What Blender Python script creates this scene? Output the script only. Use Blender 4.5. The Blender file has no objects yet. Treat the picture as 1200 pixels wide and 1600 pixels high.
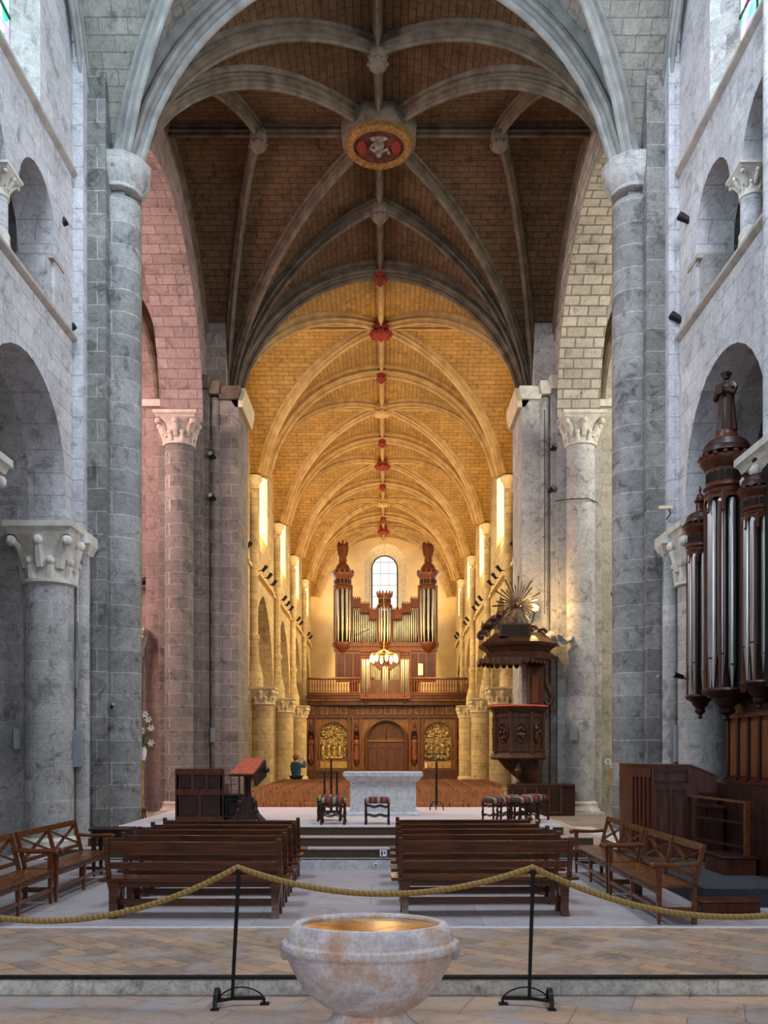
import bpy, bmesh, math, random
from math import sin, cos, pi, sqrt, radians
from mathutils import Vector, Matrix
from mathutils.geometry import tessellate_polygon
random.seed(7)
S = bpy.context.scene
COL = S.collection

# ------------------------------------------------------------------ camera
F, VX, VY, CX, CZ = 1400.0, 603.0, 1170.0, 0.17, 1.83      # focal length in pixels, vanishing point, eye position
cd = bpy.data.cameras.new('camera'); cam = bpy.data.objects.new('camera', cd); COL.objects.link(cam)
cd.sensor_fit = 'HORIZONTAL'; cd.sensor_width = 36; cd.lens = 36 * F / 1200
cd.shift_x = (600 - VX) / 1200; cd.shift_y = (VY - 800) / 1200
cd.clip_end = 300
cam.location = (CX, 0, CZ); cam.rotation_euler = (pi / 2, 0, 0)
S.camera = cam

# ------------------------------------------------------------------ world and lights
S.view_settings.view_transform = 'Standard'; S.view_settings.look = 'None'
S.view_settings.gamma = 1; S.view_settings.use_curve_mapping = False
S.view_settings.exposure = 0.30
w = bpy.data.worlds.new('world'); S.world = w; w.use_nodes = True
w.node_tree.nodes['Background'].inputs[0].default_value = (0.72, 0.84, 1.0, 1)
w.node_tree.nodes['Background'].inputs[1].default_value = 0.22
S.cycles.use_denoising = True
S.cycles.max_bounces = 6; S.cycles.diffuse_bounces = 4; S.cycles.glossy_bounces = 3
S.cycles.sample_clamp_indirect = 6

def area(name, loc, target, sx, sy, color, power):
    l = bpy.data.lights.new(name, 'AREA'); l.shape = 'RECTANGLE'; l.size = sx; l.size_y = sy
    l.color = color; l.energy = power
    o = bpy.data.objects.new(name, l); COL.objects.link(o); o.location = loc
    o.rotation_euler = (Vector(target) - Vector(loc)).to_track_quat('-Z', 'Y').to_euler()
    return o
def point(name, loc, color, power, r=.06):
    l = bpy.data.lights.new(name, 'POINT'); l.color = color; l.energy = power; l.shadow_soft_size = r
    o = bpy.data.objects.new(name, l); COL.objects.link(o); o.location = loc; return o
def spot(name, loc, target, color, power, angle=100, blend=.6, r=.08):
    l = bpy.data.lights.new(name, 'SPOT'); l.color = color; l.energy = power; l.spot_size = radians(angle); l.spot_blend = blend; l.shadow_soft_size = r
    o = bpy.data.objects.new(name, l); COL.objects.link(o); o.location = loc
    o.rotation_euler = (Vector(target) - Vector(loc)).to_track_quat('-Z', 'Y').to_euler(); return o

COOL = (.70, .86, 1.0); WARM = (1.0, .62, .21); PINK = (1.0, .70, .64)
# daylight of the clerestory windows of the choir (both sides) and of the apse windows behind the camera
area('choir_window_light_left', (-4.9, 9.6, 13.2), (3.5, 15.5, 5), 3.2, 3.4, COOL, 900)
area('choir_window_light_right', (4.9, 9.6, 13.2), (-3.5, 15.5, 5), 3.2, 3.4, (.82, .86, 1.0), 900)
area('apse_window_light', (0.2, -3.5, 7.0), (0, 14, 3.5), 8, 8, (.93, .92, 1.0), 370)
# daylight of the transept windows
area('transept_window_light_left', (-12.0, 20.5, 11.5), (-5.5, 24.5, 8), 4, 6, PINK, 1350)
area('transept_window_light_right', (12.0, 20.5, 11.5), (5.5, 24.5, 8), 4, 6, (1.0, .93, .80), 900)

# ------------------------------------------------------------------ materials
def mat_new(name):
    m = bpy.data.materials.new(name); m.use_nodes = True
    nt = m.node_tree; return m, nt, nt.nodes['Principled BSDF']
def N(nt, t, **k):
    n = nt.nodes.new(t)
    for a, b in k.items():
        if a.startswith('i_'): n.inputs[a[2:].replace('_', ' ')].default_value = b
        else: setattr(n, a, b)
    return n
def c4(c): return (c[0], c[1], c[2], 1)
def mixc(nt, a, b, fac, mode='MIX'):
    n = nt.nodes.new('ShaderNodeMix'); n.data_type = 'RGBA'; n.blend_type = mode
    for sock, val in ((n.inputs[0], fac), (n.inputs[6], a), (n.inputs[7], b)):
        if hasattr(val, 'links') or hasattr(val, 'is_linked'): nt.links.new(val, sock)
        elif isinstance(val, (int, float)): sock.default_value = val
        else: sock.default_value = c4(val)
    return n.outputs[2]
def ramp(nt, src, stops):
    r = nt.nodes.new('ShaderNodeValToRGB'); nt.links.new(src, r.inputs[0])
    e = r.color_ramp.elements
    while len(e) < len(stops): e.new(.5)
    for el, (p, c) in zip(e, stops): el.position = p; el.color = c4(c)
    return r.outputs[0]

def stone(name, c1, c2, mortar, bw=.62, bh=.30, ms=.012, uv=False, rough=.88, blotch=.5, flat=False, bump=.5, stain=None, rot=0):
    m, nt, b = mat_new(name); L = nt.links.new
    tc = N(nt, 'ShaderNodeTexCoord'); obj = tc.outputs['Object']
    if uv: vec = tc.outputs['UV']
    elif flat:
        mp = N(nt, 'ShaderNodeMapping'); L(obj, mp.inputs[0]); mp.inputs['Rotation'].default_value = (0, 0, rot); vec = mp.outputs[0]
    else:
        sp = N(nt, 'ShaderNodeSeparateXYZ'); L(obj, sp.inputs[0])
        ad = N(nt, 'ShaderNodeMath', operation='ADD'); L(sp.outputs[0], ad.inputs[0]); L(sp.outputs[1], ad.inputs[1])
        cb = N(nt, 'ShaderNodeCombineXYZ'); L(ad.outputs[0], cb.inputs[0]); L(sp.outputs[2], cb.inputs[1]); vec = cb.outputs[0]
    # a little waviness in the joints
    nz = N(nt, 'ShaderNodeTexNoise'); nz.inputs['Scale'].default_value = 1.3; L(vec, nz.inputs['Vector'])
    wv = N(nt, 'ShaderNodeVectorMath', operation='SCALE'); L(nz.outputs['Color'], wv.inputs[0]); wv.inputs['Scale'].default_value = .03
    va = N(nt, 'ShaderNodeVectorMath', operation='ADD'); L(vec, va.inputs[0]); L(wv.outputs[0], va.inputs[1])
    br = N(nt, 'ShaderNodeTexBrick'); L(va.outputs[0], br.inputs['Vector'])
    br.inputs['Color1'].default_value = c4(c1); br.inputs['Color2'].default_value = c4(c2); br.inputs['Mortar'].default_value = c4(mortar)
    br.inputs['Scale'].default_value = 1; br.inputs['Mortar Size'].default_value = ms; br.inputs['Mortar Smooth'].default_value = .3
    br.inputs['Brick Width'].default_value = bw; br.inputs['Row Height'].default_value = bh
    n1 = N(nt, 'ShaderNodeTexNoise'); n1.inputs['Scale'].default_value = .9; n1.inputs['Detail'].default_value = 6; L(obj, n1.inputs['Vector'])
    n2 = N(nt, 'ShaderNodeTexNoise'); n2.inputs['Scale'].default_value = 9; n2.inputs['Detail'].default_value = 8; n2.inputs['Roughness'].default_value = .7; L(obj, n2.inputs['Vector'])
    r1 = ramp(nt, n1.outputs['Fac'], [(.30, (1 - blotch * .55,) * 3), (.68, (1.0,) * 3)])
    r2 = ramp(nt, n2.outputs['Fac'], [(.32, (1 - blotch * .5,) * 3), (.60, (1.0,) * 3)])
    n4 = N(nt, 'ShaderNodeTexNoise'); n4.inputs['Scale'].default_value = 34; n4.inputs['Detail'].default_value = 5; n4.inputs['Roughness'].default_value = .75; L(obj, n4.inputs['Vector'])
    n5 = N(nt, 'ShaderNodeTexNoise'); n5.inputs['Scale'].default_value = 3.1; n5.inputs['Detail'].default_value = 9; n5.inputs['Roughness'].default_value = .72; n5.inputs['Distortion'].default_value = .8; L(obj, n5.inputs['Vector'])
    r4 = ramp(nt, n4.outputs['Fac'], [(.30, (1 - blotch * .75,) * 3), (.52, (1.0,) * 3)])
    r5 = ramp(nt, n5.outputs['Fac'], [(.36, (1 - blotch * .9,) * 3), (.47, (1.0,) * 3), (.72, (1 + blotch * .25,) * 3)])
    col = mixc(nt, br.outputs['Color'], r1, 1.0, 'MULTIPLY'); col = mixc(nt, col, r2, 1.0, 'MULTIPLY')
    col = mixc(nt, col, r4, 1.0, 'MULTIPLY'); col = mixc(nt, col, r5, 1.0, 'MULTIPLY')
    if stain:
        n3 = N(nt, 'ShaderNodeTexNoise'); n3.inputs['Scale'].default_value = 2.2; n3.inputs['Detail'].default_value = 5; L(obj, n3.inputs['Vector'])
        fac = ramp(nt, n3.outputs['Fac'], [(.5, (0, 0, 0)), (.7, (1, 1, 1))])
        col = mixc(nt, col, stain, fac)
    L(col, b.inputs['Base Color']); b.inputs['Roughness'].default_value = rough; b.inputs['Specular IOR Level'].default_value = .25
    bp = N(nt, 'ShaderNodeBump'); bp.inputs['Strength'].default_value = min(1, bump * 1.3); bp.inputs['Distance'].default_value = .03
    hm = N(nt, 'ShaderNodeMath', operation='SUBTRACT'); L(n2.outputs['Fac'], hm.inputs[0]); L(br.outputs['Fac'], hm.inputs[1])
    L(hm.outputs[0], bp.inputs['Height']); L(bp.outputs[0], b.inputs['Normal'])
    return m

def rough_mat(name, ca, cb, scale=6, rough=.8, bump=.4, metal=0, spec=.3, detail=6):
    m, nt, b = mat_new(name); L = nt.links.new
    tc = N(nt, 'ShaderNodeTexCoord'); n = N(nt, 'ShaderNodeTexNoise'); n.inputs['Scale'].default_value = scale; n.inputs['Detail'].default_value = detail
    L(tc.outputs['Object'], n.inputs['Vector'])
    L(ramp(nt, n.outputs['Fac'], [(.35, ca), (.65, cb)]), b.inputs['Base Color'])
    b.inputs['Roughness'].default_value = rough; b.inputs['Metallic'].default_value = metal; b.inputs['Specular IOR Level'].default_value = spec
    if bump:
        bp = N(nt, 'ShaderNodeBump'); bp.inputs['Strength'].default_value = bump; bp.inputs['Distance'].default_value = .01
        L(n.outputs['Fac'], bp.inputs['Height']); L(bp.outputs[0], b.inputs['Normal'])
    return m

def wood(name, ca, cb, axis=(1, 12, 12), rough=.35, spec=.5):
    m, nt, b = mat_new(name); L = nt.links.new
    tc = N(nt, 'ShaderNodeTexCoord'); mp = N(nt, 'ShaderNodeMapping'); mp.inputs['Scale'].default_value = axis; L(tc.outputs['Object'], mp.inputs[0])
    n = N(nt, 'ShaderNodeTexNoise'); n.inputs['Scale'].default_value = 2.0; n.inputs['Detail'].default_value = 5; n.inputs['Distortion'].default_value = .6; L(mp.outputs[0], n.inputs['Vector'])
    L(ramp(nt, n.outputs['Fac'], [(.3, ca), (.7, cb)]), b.inputs['Base Color'])
    b.inputs['Specular IOR Level'].default_value = spec
    L(ramp(nt, n.outputs['Fac'], [(.3, (rough + .15,) * 3), (.7, (rough,) * 3)]), b.inputs['Roughness'])
    bp = N(nt, 'ShaderNodeBump'); bp.inputs['Strength'].default_value = .15; bp.inputs['Distance'].default_value = .004
    L(n.outputs['Fac'], bp.inputs['Height']); L(bp.outputs[0], b.inputs['Normal'])
    return m
def emit(name, c, s):
    m = bpy.data.materials.new(name); m.use_nodes = True; nt = m.node_tree; nt.nodes.clear()
    e = nt.nodes.new('ShaderNodeEmission'); o = nt.nodes.new('ShaderNodeOutputMaterial'); e.inputs[0].default_value = c4(c); e.inputs[1].default_value = s
    nt.links.new(e.outputs[0], o.inputs[0]); return m
def stained(name, cols, s, scale=3.0):
    m = emit(name, (1, 1, 1), s); nt = m.node_tree; e = [n for n in nt.nodes if n.type == 'EMISSION'][0]
    tc = N(nt, 'ShaderNodeTexCoord'); v = N(nt, 'ShaderNodeTexVoronoi'); v.inputs['Scale'].default_value = scale; nt.links.new(tc.outputs['Object'], v.inputs['Vector'])
    sp = N(nt, 'ShaderNodeSeparateColor'); nt.links.new(v.outputs['Color'], sp.inputs[0])
    st = [(i / len(cols), c) for i, c in enumerate(cols)]
    out = ramp(nt, sp.outputs[0], st)
    for n in nt.nodes:
        if n.type == 'VALTORGB': n.color_ramp.interpolation = 'CONSTANT'
    nt.links.new(out, e.inputs[0]); return m

M = {}
M['choir'] = stone('choir_stone', (.60, .60, .59), (.50, .50, .49), (.70, .70, .69), .7, .33, .010, blotch=.55, bump=.6)
M['plaster'] = stone('limewashed_stone', (.74, .74, .76), (.64, .64, .67), (.54, .54, .56), .55, .36, .008, blotch=.42, bump=.8)
M['pier'] = stone('pier_ashlar', (.36, .355, .335), (.22, .22, .21), (.52, .52, .51), .8, .40, .010, blotch=.6, bump=.6)
M['shaft'] = stone('shaft_drums', (.42, .42, .405), (.28, .28, .275), (.58, .58, .57), 1.6, .40, .010, blotch=.6, bump=.6)
M['crosspier'] = stone('crossing_pier_ashlar', (.36, .31, .28), (.27, .235, .215), (.52, .49, .45), .62, .34, .010, blotch=.5, bump=.5)
M['arch_pink'] = stone('rose_lit_ashlar', (.46, .345, .315), (.36, .27, .25), (.27, .195, .175), .55, .27, .014, blotch=.4, bump=.6)  # rosy stained-glass light put into the stone colour
M['arch_cream'] = stone('cream_rubble', (.66, .61, .50), (.48, .44, .36), (.26, .24, .20), .52, .27, .022, blotch=.4, bump=.9)
M['arch_pink_uv'] = stone('rose_lit_voussoirs', (.46, .345, .315), (.36, .27, .25), (.27, .195, .175), .52, .27, .014, uv=True, blotch=.4, bump=.6)  # arch lining, its pink window light also in the colour
M['arch_cream_uv'] = stone('cream_voussoirs', (.66, .61, .50), (.48, .44, .36), (.26, .24, .20), .52, .27, .022, uv=True, blotch=.4, bump=.9)
M['trans_cream'] = stone('pale_transept_ashlar', (.60, .57, .48), (.48, .46, .39), (.46, .44, .38), .6, .33, .008, blotch=.4, bump=.5)
M['trans_pink'] = stone('rose_lit_transept_ashlar', (.44, .32, .29), (.35, .26, .24), (.30, .22, .20), .7, .36, .008, blotch=.4, bump=.5)  # pink window light mixed into the wall colour
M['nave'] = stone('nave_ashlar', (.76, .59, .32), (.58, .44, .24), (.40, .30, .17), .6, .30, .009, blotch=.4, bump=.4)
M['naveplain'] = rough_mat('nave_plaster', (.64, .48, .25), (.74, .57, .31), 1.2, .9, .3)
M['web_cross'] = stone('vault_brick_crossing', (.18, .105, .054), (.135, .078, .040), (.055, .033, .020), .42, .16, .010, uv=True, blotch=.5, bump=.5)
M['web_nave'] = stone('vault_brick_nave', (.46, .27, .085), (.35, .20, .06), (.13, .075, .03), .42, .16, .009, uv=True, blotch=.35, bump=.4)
M['web_choir'] = stone('vault_ashlar_choir', (.34, .33, .29), (.29, .28, .25), (.20, .19, .17), .5, .24, .010, uv=True, blotch=.5, bump=.5)
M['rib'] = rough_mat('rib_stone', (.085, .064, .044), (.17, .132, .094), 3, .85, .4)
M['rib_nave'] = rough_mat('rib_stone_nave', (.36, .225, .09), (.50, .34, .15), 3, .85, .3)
M['rib_choir'] = rough_mat('rib_stone_choir', (.20, .205, .195), (.32, .325, .31), 3, .85, .4)
M['carved'] = rough_mat('carved_capital_stone', (.50, .48, .42), (.68, .66, .60), 5, .85, .7)
M['carved_pink'] = rough_mat('carved_capital_rose_lit', (.50, .40, .34), (.66, .56, .50), 5, .85, .6)  # capital colour carries the rosy window light too
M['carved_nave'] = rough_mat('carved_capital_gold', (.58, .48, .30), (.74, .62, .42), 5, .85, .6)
M['ledge'] = rough_mat('ledge_stone', (.34, .30, .27), (.46, .41, .37), 5, .85, .5)
M['marble'] = rough_mat('altar_stone', (.42, .42, .43), (.60, .60, .60), 14, .7, .5)
M['font'] = None
M['floor_soft'] = stone('grey_floor_slabs', (.50, .45, .46), (.43, .385, .39), (.30, .27, .27), 2.4, 1.5, .006, flat=True, rough=.6, blotch=.25, bump=.15)
M['floor_tile'] = stone('diamond_floor_tiles', (.66, .43, .27), (.38, .29, .24), (.28, .20, .16), .34, .17, .006, flat=True, rough=.42, blotch=.35, bump=.3, rot=.72, stain=(.44, .38, .34))
M['floor_low'] = stone('large_floor_tiles', (.68, .45, .30), (.46, .37, .33), (.30, .23, .19), .8, .5, .006, flat=True, rough=.42, blotch=.3, bump=.3, rot=.35, stain=(.40, .38, .39))
M['floor_nave'] = stone('nave_floor_tiles', (.42, .34, .27), (.34, .28, .23), (.25, .2, .17), .5, .5, .006, flat=True, rough=.5, blotch=.3, bump=.3)
M['carpet_pink'] = rough_mat('pale_dais_carpet', (.60, .50, .48), (.68, .58, .56), 40, .95, .2)
M['carpet_brown'] = rough_mat('brown_stair_carpet', (.055, .036, .022), (.085, .056, .036), 60, .95, .4)
M['carpet_tan'] = rough_mat('tan_stair_carpet', (.42, .30, .22), (.50, .38, .29), 60, .95, .4)
M['dark_carpet'] = rough_mat('dark_blue_platform_carpet', (.035, .037, .045), (.06, .062, .075), 40, .95, .3)
M['riser'] = stone('pale_riser_stone', (.98, .98, .88), (.84, .84, .76), (.60, .60, .54), 1.25, .6, .006, blotch=.6, bump=.4)
M['oakpanel'] = wood('red_oak_panel', (.09, .026, .008), (.20, .062, .018), (10, 10, 1.2), .3, .4)
M['white'] = rough_mat('white_edging', (.70, .70, .72), (.8, .8, .82), 10, .6, 0)
M['black'] = rough_mat('black_iron', (.006, .006, .007), (.014, .014, .015), 20, .5, .2, spec=.25)
M['dark'] = rough_mat('dark_and_gap_shade', (.012, .009, .007), (.02, .014, .01), 5, .9, 0)  # near-black; also paints the shade in niches, openings and between pipes
M['speaker'] = rough_mat('grey_speaker_cloth', (.20, .23, .25), (.26, .29, .31), 60, .7, .1)
M['bench'] = wood('walnut_bench', (.040, .011, .005), (.13, .042, .016), (1.2, 14, 14), .18, .45)
M['xbench'] = wood('oak_settle', (.075, .022, .006), (.17, .055, .015), (2, 12, 12), .18, .45)
M['darkwood'] = wood('dark_walnut', (.014, .005, .004), (.045, .014, .008), (6, 6, 1.5), .35, .35)
M['mahog'] = wood('mahogany_case', (.045, .011, .005), (.105, .028, .011), (8, 8, 1.2), .32, .35)
M['pulpit'] = wood('pulpit_oak', (.025, .010, .005), (.085, .034, .016), (8, 8, 1.5), .38, .35)
M['organ'] = wood('organ_oak', (.08, .020, .005), (.19, .052, .014), (6, 6, 1), .4)
M['screen'] = wood('screen_oak', (.10, .046, .014), (.25, .125, .042), (5, 5, 1), .38)
M['screen_dark'] = wood('screen_door_shade_oak', (.05, .016, .006), (.12, .040, .014), (5, 5, 1), .35)  # dark door oak, also painted as shade in the screen's recesses
M['chair'] = wood('straw_chair_wood', (.28, .085, .02), (.60, .24, .065), (6, 6, 1.5), .4)
M['oldgold'] = rough_mat('dull_gold_frame', (.16, .075, .02), (.36, .19, .05), 14, .5, .4, metal=.3)
M['fresco'] = rough_mat('dark_red_fresco', (.035, .012, .008), (.15, .035, .018), 5, .7, .1)
M['frescofig'] = rough_mat('faded_white_fresco', (.09, .075, .065), (.30, .26, .23), 8, .7, .2)
M['pipe'] = rough_mat('tin_pipe', (.58, .60, .60), (.70, .72, .72), 1.5, .30, 0, metal=.9)
M['pipe_gold'] = rough_mat('old_tin_pipe', (.40, .36, .27), (.52, .47, .36), 1.5, .35, 0, metal=.75)
M['gold'] = rough_mat('gilded_relief', (.06, .028, .008), (.72, .52, .22), 13, .38, .6, metal=.5)
M['bronze'] = rough_mat('tarnished_gilding', (.07, .045, .025), (.22, .14, .07), 9, .4, .3, metal=.5)
M['gild'] = rough_mat('gilded_trim', (.45, .25, .06), (.70, .45, .14), 9, .4, .3, metal=.7)
M['red'] = rough_mat('red_cloth', (.42, .075, .035), (.55, .12, .06), 20, .7, .2)
M['redpaint'] = rough_mat('red_painted_boss', (.16, .014, .008), (.26, .03, .015), 20, .7, .2)
M['rope'] = None
M['leaf'] = rough_mat('lily_leaf', (.03, .10, .02), (.10, .24, .05), 12, .5, .1)
M['petal'] = rough_mat('lily_petal', (.80, .80, .70), (.92, .92, .86), 12, .5, 0)
M['lead'] = rough_mat('window_lead', (.02, .02, .02), (.05, .05, .05), 12, .6, 0)
M['skin'] = rough_mat('skin', (.58, .34, .25), (.64, .40, .30), 12, .6, 0)
M['jacket'] = rough_mat('blue_jacket_cloth', (.03, .085, .12), (.05, .13, .17), 30, .9, .2)
M['hair'] = rough_mat('brown_hair', (.16, .07, .03), (.28, .13, .06), 50, .7, .3)
M['cream_paper'] = rough_mat('cream_banner', (.75, .66, .42), (.82, .74, .5), 10, .8, 0)
M['glow'] = emit('lamp_glow', (1.0, .70, .28), 26)
M['glow2'] = emit('lamp_tulip_glow', (1.0, .62, .22), 5)
M['daywin'] = emit('bright_window_pane', (1.0, .99, .97), 7.0)
M['westwin'] = stained('west_window_glass', [(.86, .92, 1.0), (1, .98, .92), (.80, .88, 1.0), (1.0, .90, .62)], 1.5, 2.2)
M['choirwin'] = stained('choir_stained_glass', [(.04, .60, .22), (.45, .20, .70), (.15, .75, .60), (.85, .80, .30), (.65, .95, 1), (.08, .40, .50), (.8, .95, 1)], 3.0, 5)
M['transwin'] = stained('transept_stained_glass', [(.9, .5, .45), (1, .8, .7), (.8, .35, .3)], 1.2, 4)

def font_mat():
    m, nt, b = mat_new('pink_grey_marble'); L = nt.links.new
    tc = N(nt, 'ShaderNodeTexCoord')
    n = N(nt, 'ShaderNodeTexNoise'); n.inputs['Scale'].default_value = 4.2; n.inputs['Detail'].default_value = 9; L(tc.outputs['Object'], n.inputs['Vector'])
    v = N(nt, 'ShaderNodeTexVoronoi'); v.inputs['Scale'].default_value = 14; L(tc.outputs['Object'], v.inputs['Vector'])
    n2 = N(nt, 'ShaderNodeTexNoise'); n2.inputs['Scale'].default_value = 38; n2.inputs['Detail'].default_value = 8; n2.inputs['Roughness'].default_value = .75; L(tc.outputs['Object'], n2.inputs['Vector'])
    a = ramp(nt, n.outputs['Fac'], [(.34, (.80, .52, .38)), (.44, (.86, .70, .60)), (.52, (.95, .90, .90)), (.64, (.74, .66, .70))])
    c = ramp(nt, v.outputs['Distance'], [(.0, (.50, .27, .26)), (.12, (.9, .9, .9)), (1, (1, 1, 1))])
    d = ramp(nt, n2.outputs['Fac'], [(.35, (.55, .55, .55)), (.62, (1, 1, 1))])
    col = mixc(nt, a, c, .45, 'MULTIPLY'); col = mixc(nt, col, d, .8, 'MULTIPLY')
    L(col, b.inputs['Base Color']); b.inputs['Roughness'].default_value = .62
    bp = N(nt, 'ShaderNodeBump'); bp.inputs['Strength'].default_value = .6; bp.inputs['Distance'].default_value = .015
    L(n2.outputs['Fac'], bp.inputs['Height']); L(bp.outputs[0], b.inputs['Normal']); return m
M['font'] = font_mat()
def stripes(name, cols, scale, axis=0, rough=.9):
    m, nt, b = mat_new(name); L = nt.links.new
    tc = N(nt, 'ShaderNodeTexCoord'); sp = N(nt, 'ShaderNodeSeparateXYZ'); L(tc.outputs['Object'], sp.inputs[0])
    mu = N(nt, 'ShaderNodeMath', operation='MULTIPLY_ADD'); L(sp.outputs[axis], mu.inputs[0]); mu.inputs[1].default_value = scale; mu.inputs[2].default_value = 100.5
    fr = N(nt, 'ShaderNodeMath', operation='FRACT'); L(mu.outputs[0], fr.inputs[0])
    o = ramp(nt, fr.outputs[0], [(i / len(cols), c) for i, c in enumerate(cols)])
    for n in nt.nodes:
        if n.type == 'VALTORGB': n.color_ramp.interpolation = 'CONSTANT'
    L(o, b.inputs['Base Color']); b.inputs['Roughness'].default_value = rough; return m
M['tartan'] = stripes('red_striped_upholstery', [(.36, .03, .03), (.05, .04, .03), (.34, .26, .14), (.05, .04, .03)], 5.5, 0)
def rope_mat():
    m, nt, b = mat_new('hemp_rope'); L = nt.links.new
    tc = N(nt, 'ShaderNodeTexCoord'); sp = N(nt, 'ShaderNodeSeparateXYZ'); L(tc.outputs['UV'], sp.inputs[0])
    a = N(nt, 'ShaderNodeMath', operation='MULTIPLY_ADD'); L(sp.outputs[0], a.inputs[0]); a.inputs[1].default_value = 24; L(sp.outputs[1], a.inputs[2])
    s2 = N(nt, 'ShaderNodeMath', operation='MULTIPLY'); L(a.outputs[0], s2.inputs[0]); s2.inputs[1].default_value = 6.2832
    sn = N(nt, 'ShaderNodeMath', operation='SINE'); L(s2.outputs[0], sn.inputs[0])
    mm = N(nt, 'ShaderNodeMapRange'); L(sn.outputs[0], mm.inputs[0]); mm.inputs[1].default_value = -1; mm.inputs[2].default_value = 1
    L(ramp(nt, mm.outputs[0], [(0, (.26, .16, .04)), (.5, (.36, .235, .07))]), b.inputs['Base Color']); b.inputs['Roughness'].default_value = .8
    bp = N(nt, 'ShaderNodeBump'); bp.inputs['Strength'].default_value = .7; bp.inputs['Distance'].default_value = .01
    L(mm.outputs[0], bp.inputs['Height']); L(bp.outputs[0], b.inputs['Normal']); return m
M['rope'] = rope_mat()

# ------------------------------------------------------------------ mesh helpers
class MB:
    def __init__(s): s.v = []; s.f = []; s.uv = None
    def add(s, vs, fs):
        k = len(s.v); s.v += [tuple(p) for p in vs]; s.f += [tuple(i + k for i in f) for f in fs]; return s
    def box(s, x0, x1, y0, y1, z0, z1):
        return s.add([(x0, y0, z0), (x1, y0, z0), (x1, y1, z0), (x0, y1, z0), (x0, y0, z1), (x1, y0, z1), (x1, y1, z1), (x0, y1, z1)],
                     [(0, 3, 2, 1), (4, 5, 6, 7), (0, 1, 5, 4), (1, 2, 6, 5), (2, 3, 7, 6), (3, 0, 4, 7)])
    def bar(s, p0, p1, w, h, up=(0, 0, 1)):
        p0, p1 = Vector(p0), Vector(p1); t = (p1 - p0).normalized(); u = Vector(up); a = t.cross(u)
        if a.length < 1e-4: a = t.cross(Vector((1, 0, 0)))
        a.normalize(); b = a.cross(t); vs = []
        for p in (p0, p1):
            for i, j in ((-1, -1), (1, -1), (1, 1), (-1, 1)): vs.append(p + a * (i * w / 2) + b * (j * h / 2))
        return s.add(vs, [(0, 1, 2, 3), (7, 6, 5, 4), (0, 4, 5, 1), (1, 5, 6, 2), (2, 6, 7, 3), (3, 7, 4, 0)])
    def lathe(s, prof, cx=0, cy=0, n=20, a0=0, a1=2 * pi, sx=1, sy=1, fold=None):
        full = abs(a1 - a0 - 2 * pi) < 1e-5; m = n if full else n + 1; vs = []
        for r, z in prof:
            for i in range(m):
                a = a0 + (a1 - a0) * i / n; q = r * (fold(a, z) if fold else 1)
                vs.append((cx + q * cos(a) * sx, cy + q * sin(a) * sy, z))
        fs = []
        for j in range(len(prof) - 1):
            for i in range(n):
                i2 = (i + 1) % m; fs.append((j * m + i, j * m + i2, (j + 1) * m + i2, (j + 1) * m + i))
        if full: fs += [tuple(range(m - 1, -1, -1)), tuple(range((len(prof) - 1) * m, len(prof) * m))]
        return s.add(vs, fs)
    def cyl(s, p0, p1, r0, r1=None, n=10):
        return s.tube([p0, p1], [r0, r0 if r1 is None else r1], n)
    def tube(s, path, r, n=8, squash=1):
        P = [Vector(p) for p in path]; R = r if isinstance(r, (list, tuple)) else [r] * len(P)
        up = None; vs = []
        for i, p in enumerate(P):
            t = (P[min(i + 1, len(P) - 1)] - P[max(i - 1, 0)]).normalized()
            if up is None:
                up = Vector((0, 0, 1)) if abs(t.z) < .9 else Vector((0, 1, 0))
            a = t.cross(up).normalized(); up = a.cross(t).normalized()
            for k in range(n): vs.append(p + a * (R[i] * cos(2 * pi * k / n)) + up * (R[i] * squash * sin(2 * pi * k / n)))
        fs = [(i * n + k, i * n + (k + 1) % n, (i + 1) * n + (k + 1) % n, (i + 1) * n + k) for i in range(len(P) - 1) for k in range(n)]
        fs += [tuple(range(n - 1, -1, -1)), tuple(range((len(P) - 1) * n, len(P) * n))]
        return s.add(vs, fs)
    def ball(s, c, r, n=10, m=7):
        rx, ry, rz = r if isinstance(r, (list, tuple)) else (r, r, r)
        pr = [(sin(pi * j / m), -cos(pi * j / m)) for j in range(m + 1)]; pr[0] = (.02, -1); pr[-1] = (.02, 1)
        vs = [(c[0] + a * cos(2 * pi * i / n) * rx, c[1] + a * sin(2 * pi * i / n) * ry, c[2] + b * rz) for a, b in pr for i in range(n)]
        fs = [(j * n + i, j * n + (i + 1) % n, (j + 1) * n + (i + 1) % n, (j + 1) * n + i) for j in range(m) for i in range(n)]
        fs += [tuple(range(n - 1, -1, -1)), tuple(range(m * n, (m + 1) * n))]
        return s.add(vs, fs)
    def prism(s, poly, z0, z1, scale_top=1.0):
        n = len(poly); cx = sum(p[0] for p in poly) / n; cy = sum(p[1] for p in poly) / n
        vs = [(x, y, z0) for x, y in poly] + [(cx + (x - cx) * scale_top, cy + (y - cy) * scale_top, z1) for x, y in poly]
        return s.add(vs, [tuple(range(n - 1, -1, -1)), tuple(range(n, 2 * n))] + [(i, (i + 1) % n, n + (i + 1) % n, n + i) for i in range(n)])
    def loops(s, rings):
        n = len(rings[0]); vs = [p for r in rings for p in r]
        fs = [(j * n + i, j * n + (i + 1) % n, (j + 1) * n + (i + 1) % n, (j + 1) * n + i) for j in range(len(rings) - 1) for i in range(n)]
        return s.add(vs, fs + [tuple(range(n - 1, -1, -1)), tuple(range((len(rings) - 1) * n, len(rings) * n))])
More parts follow.
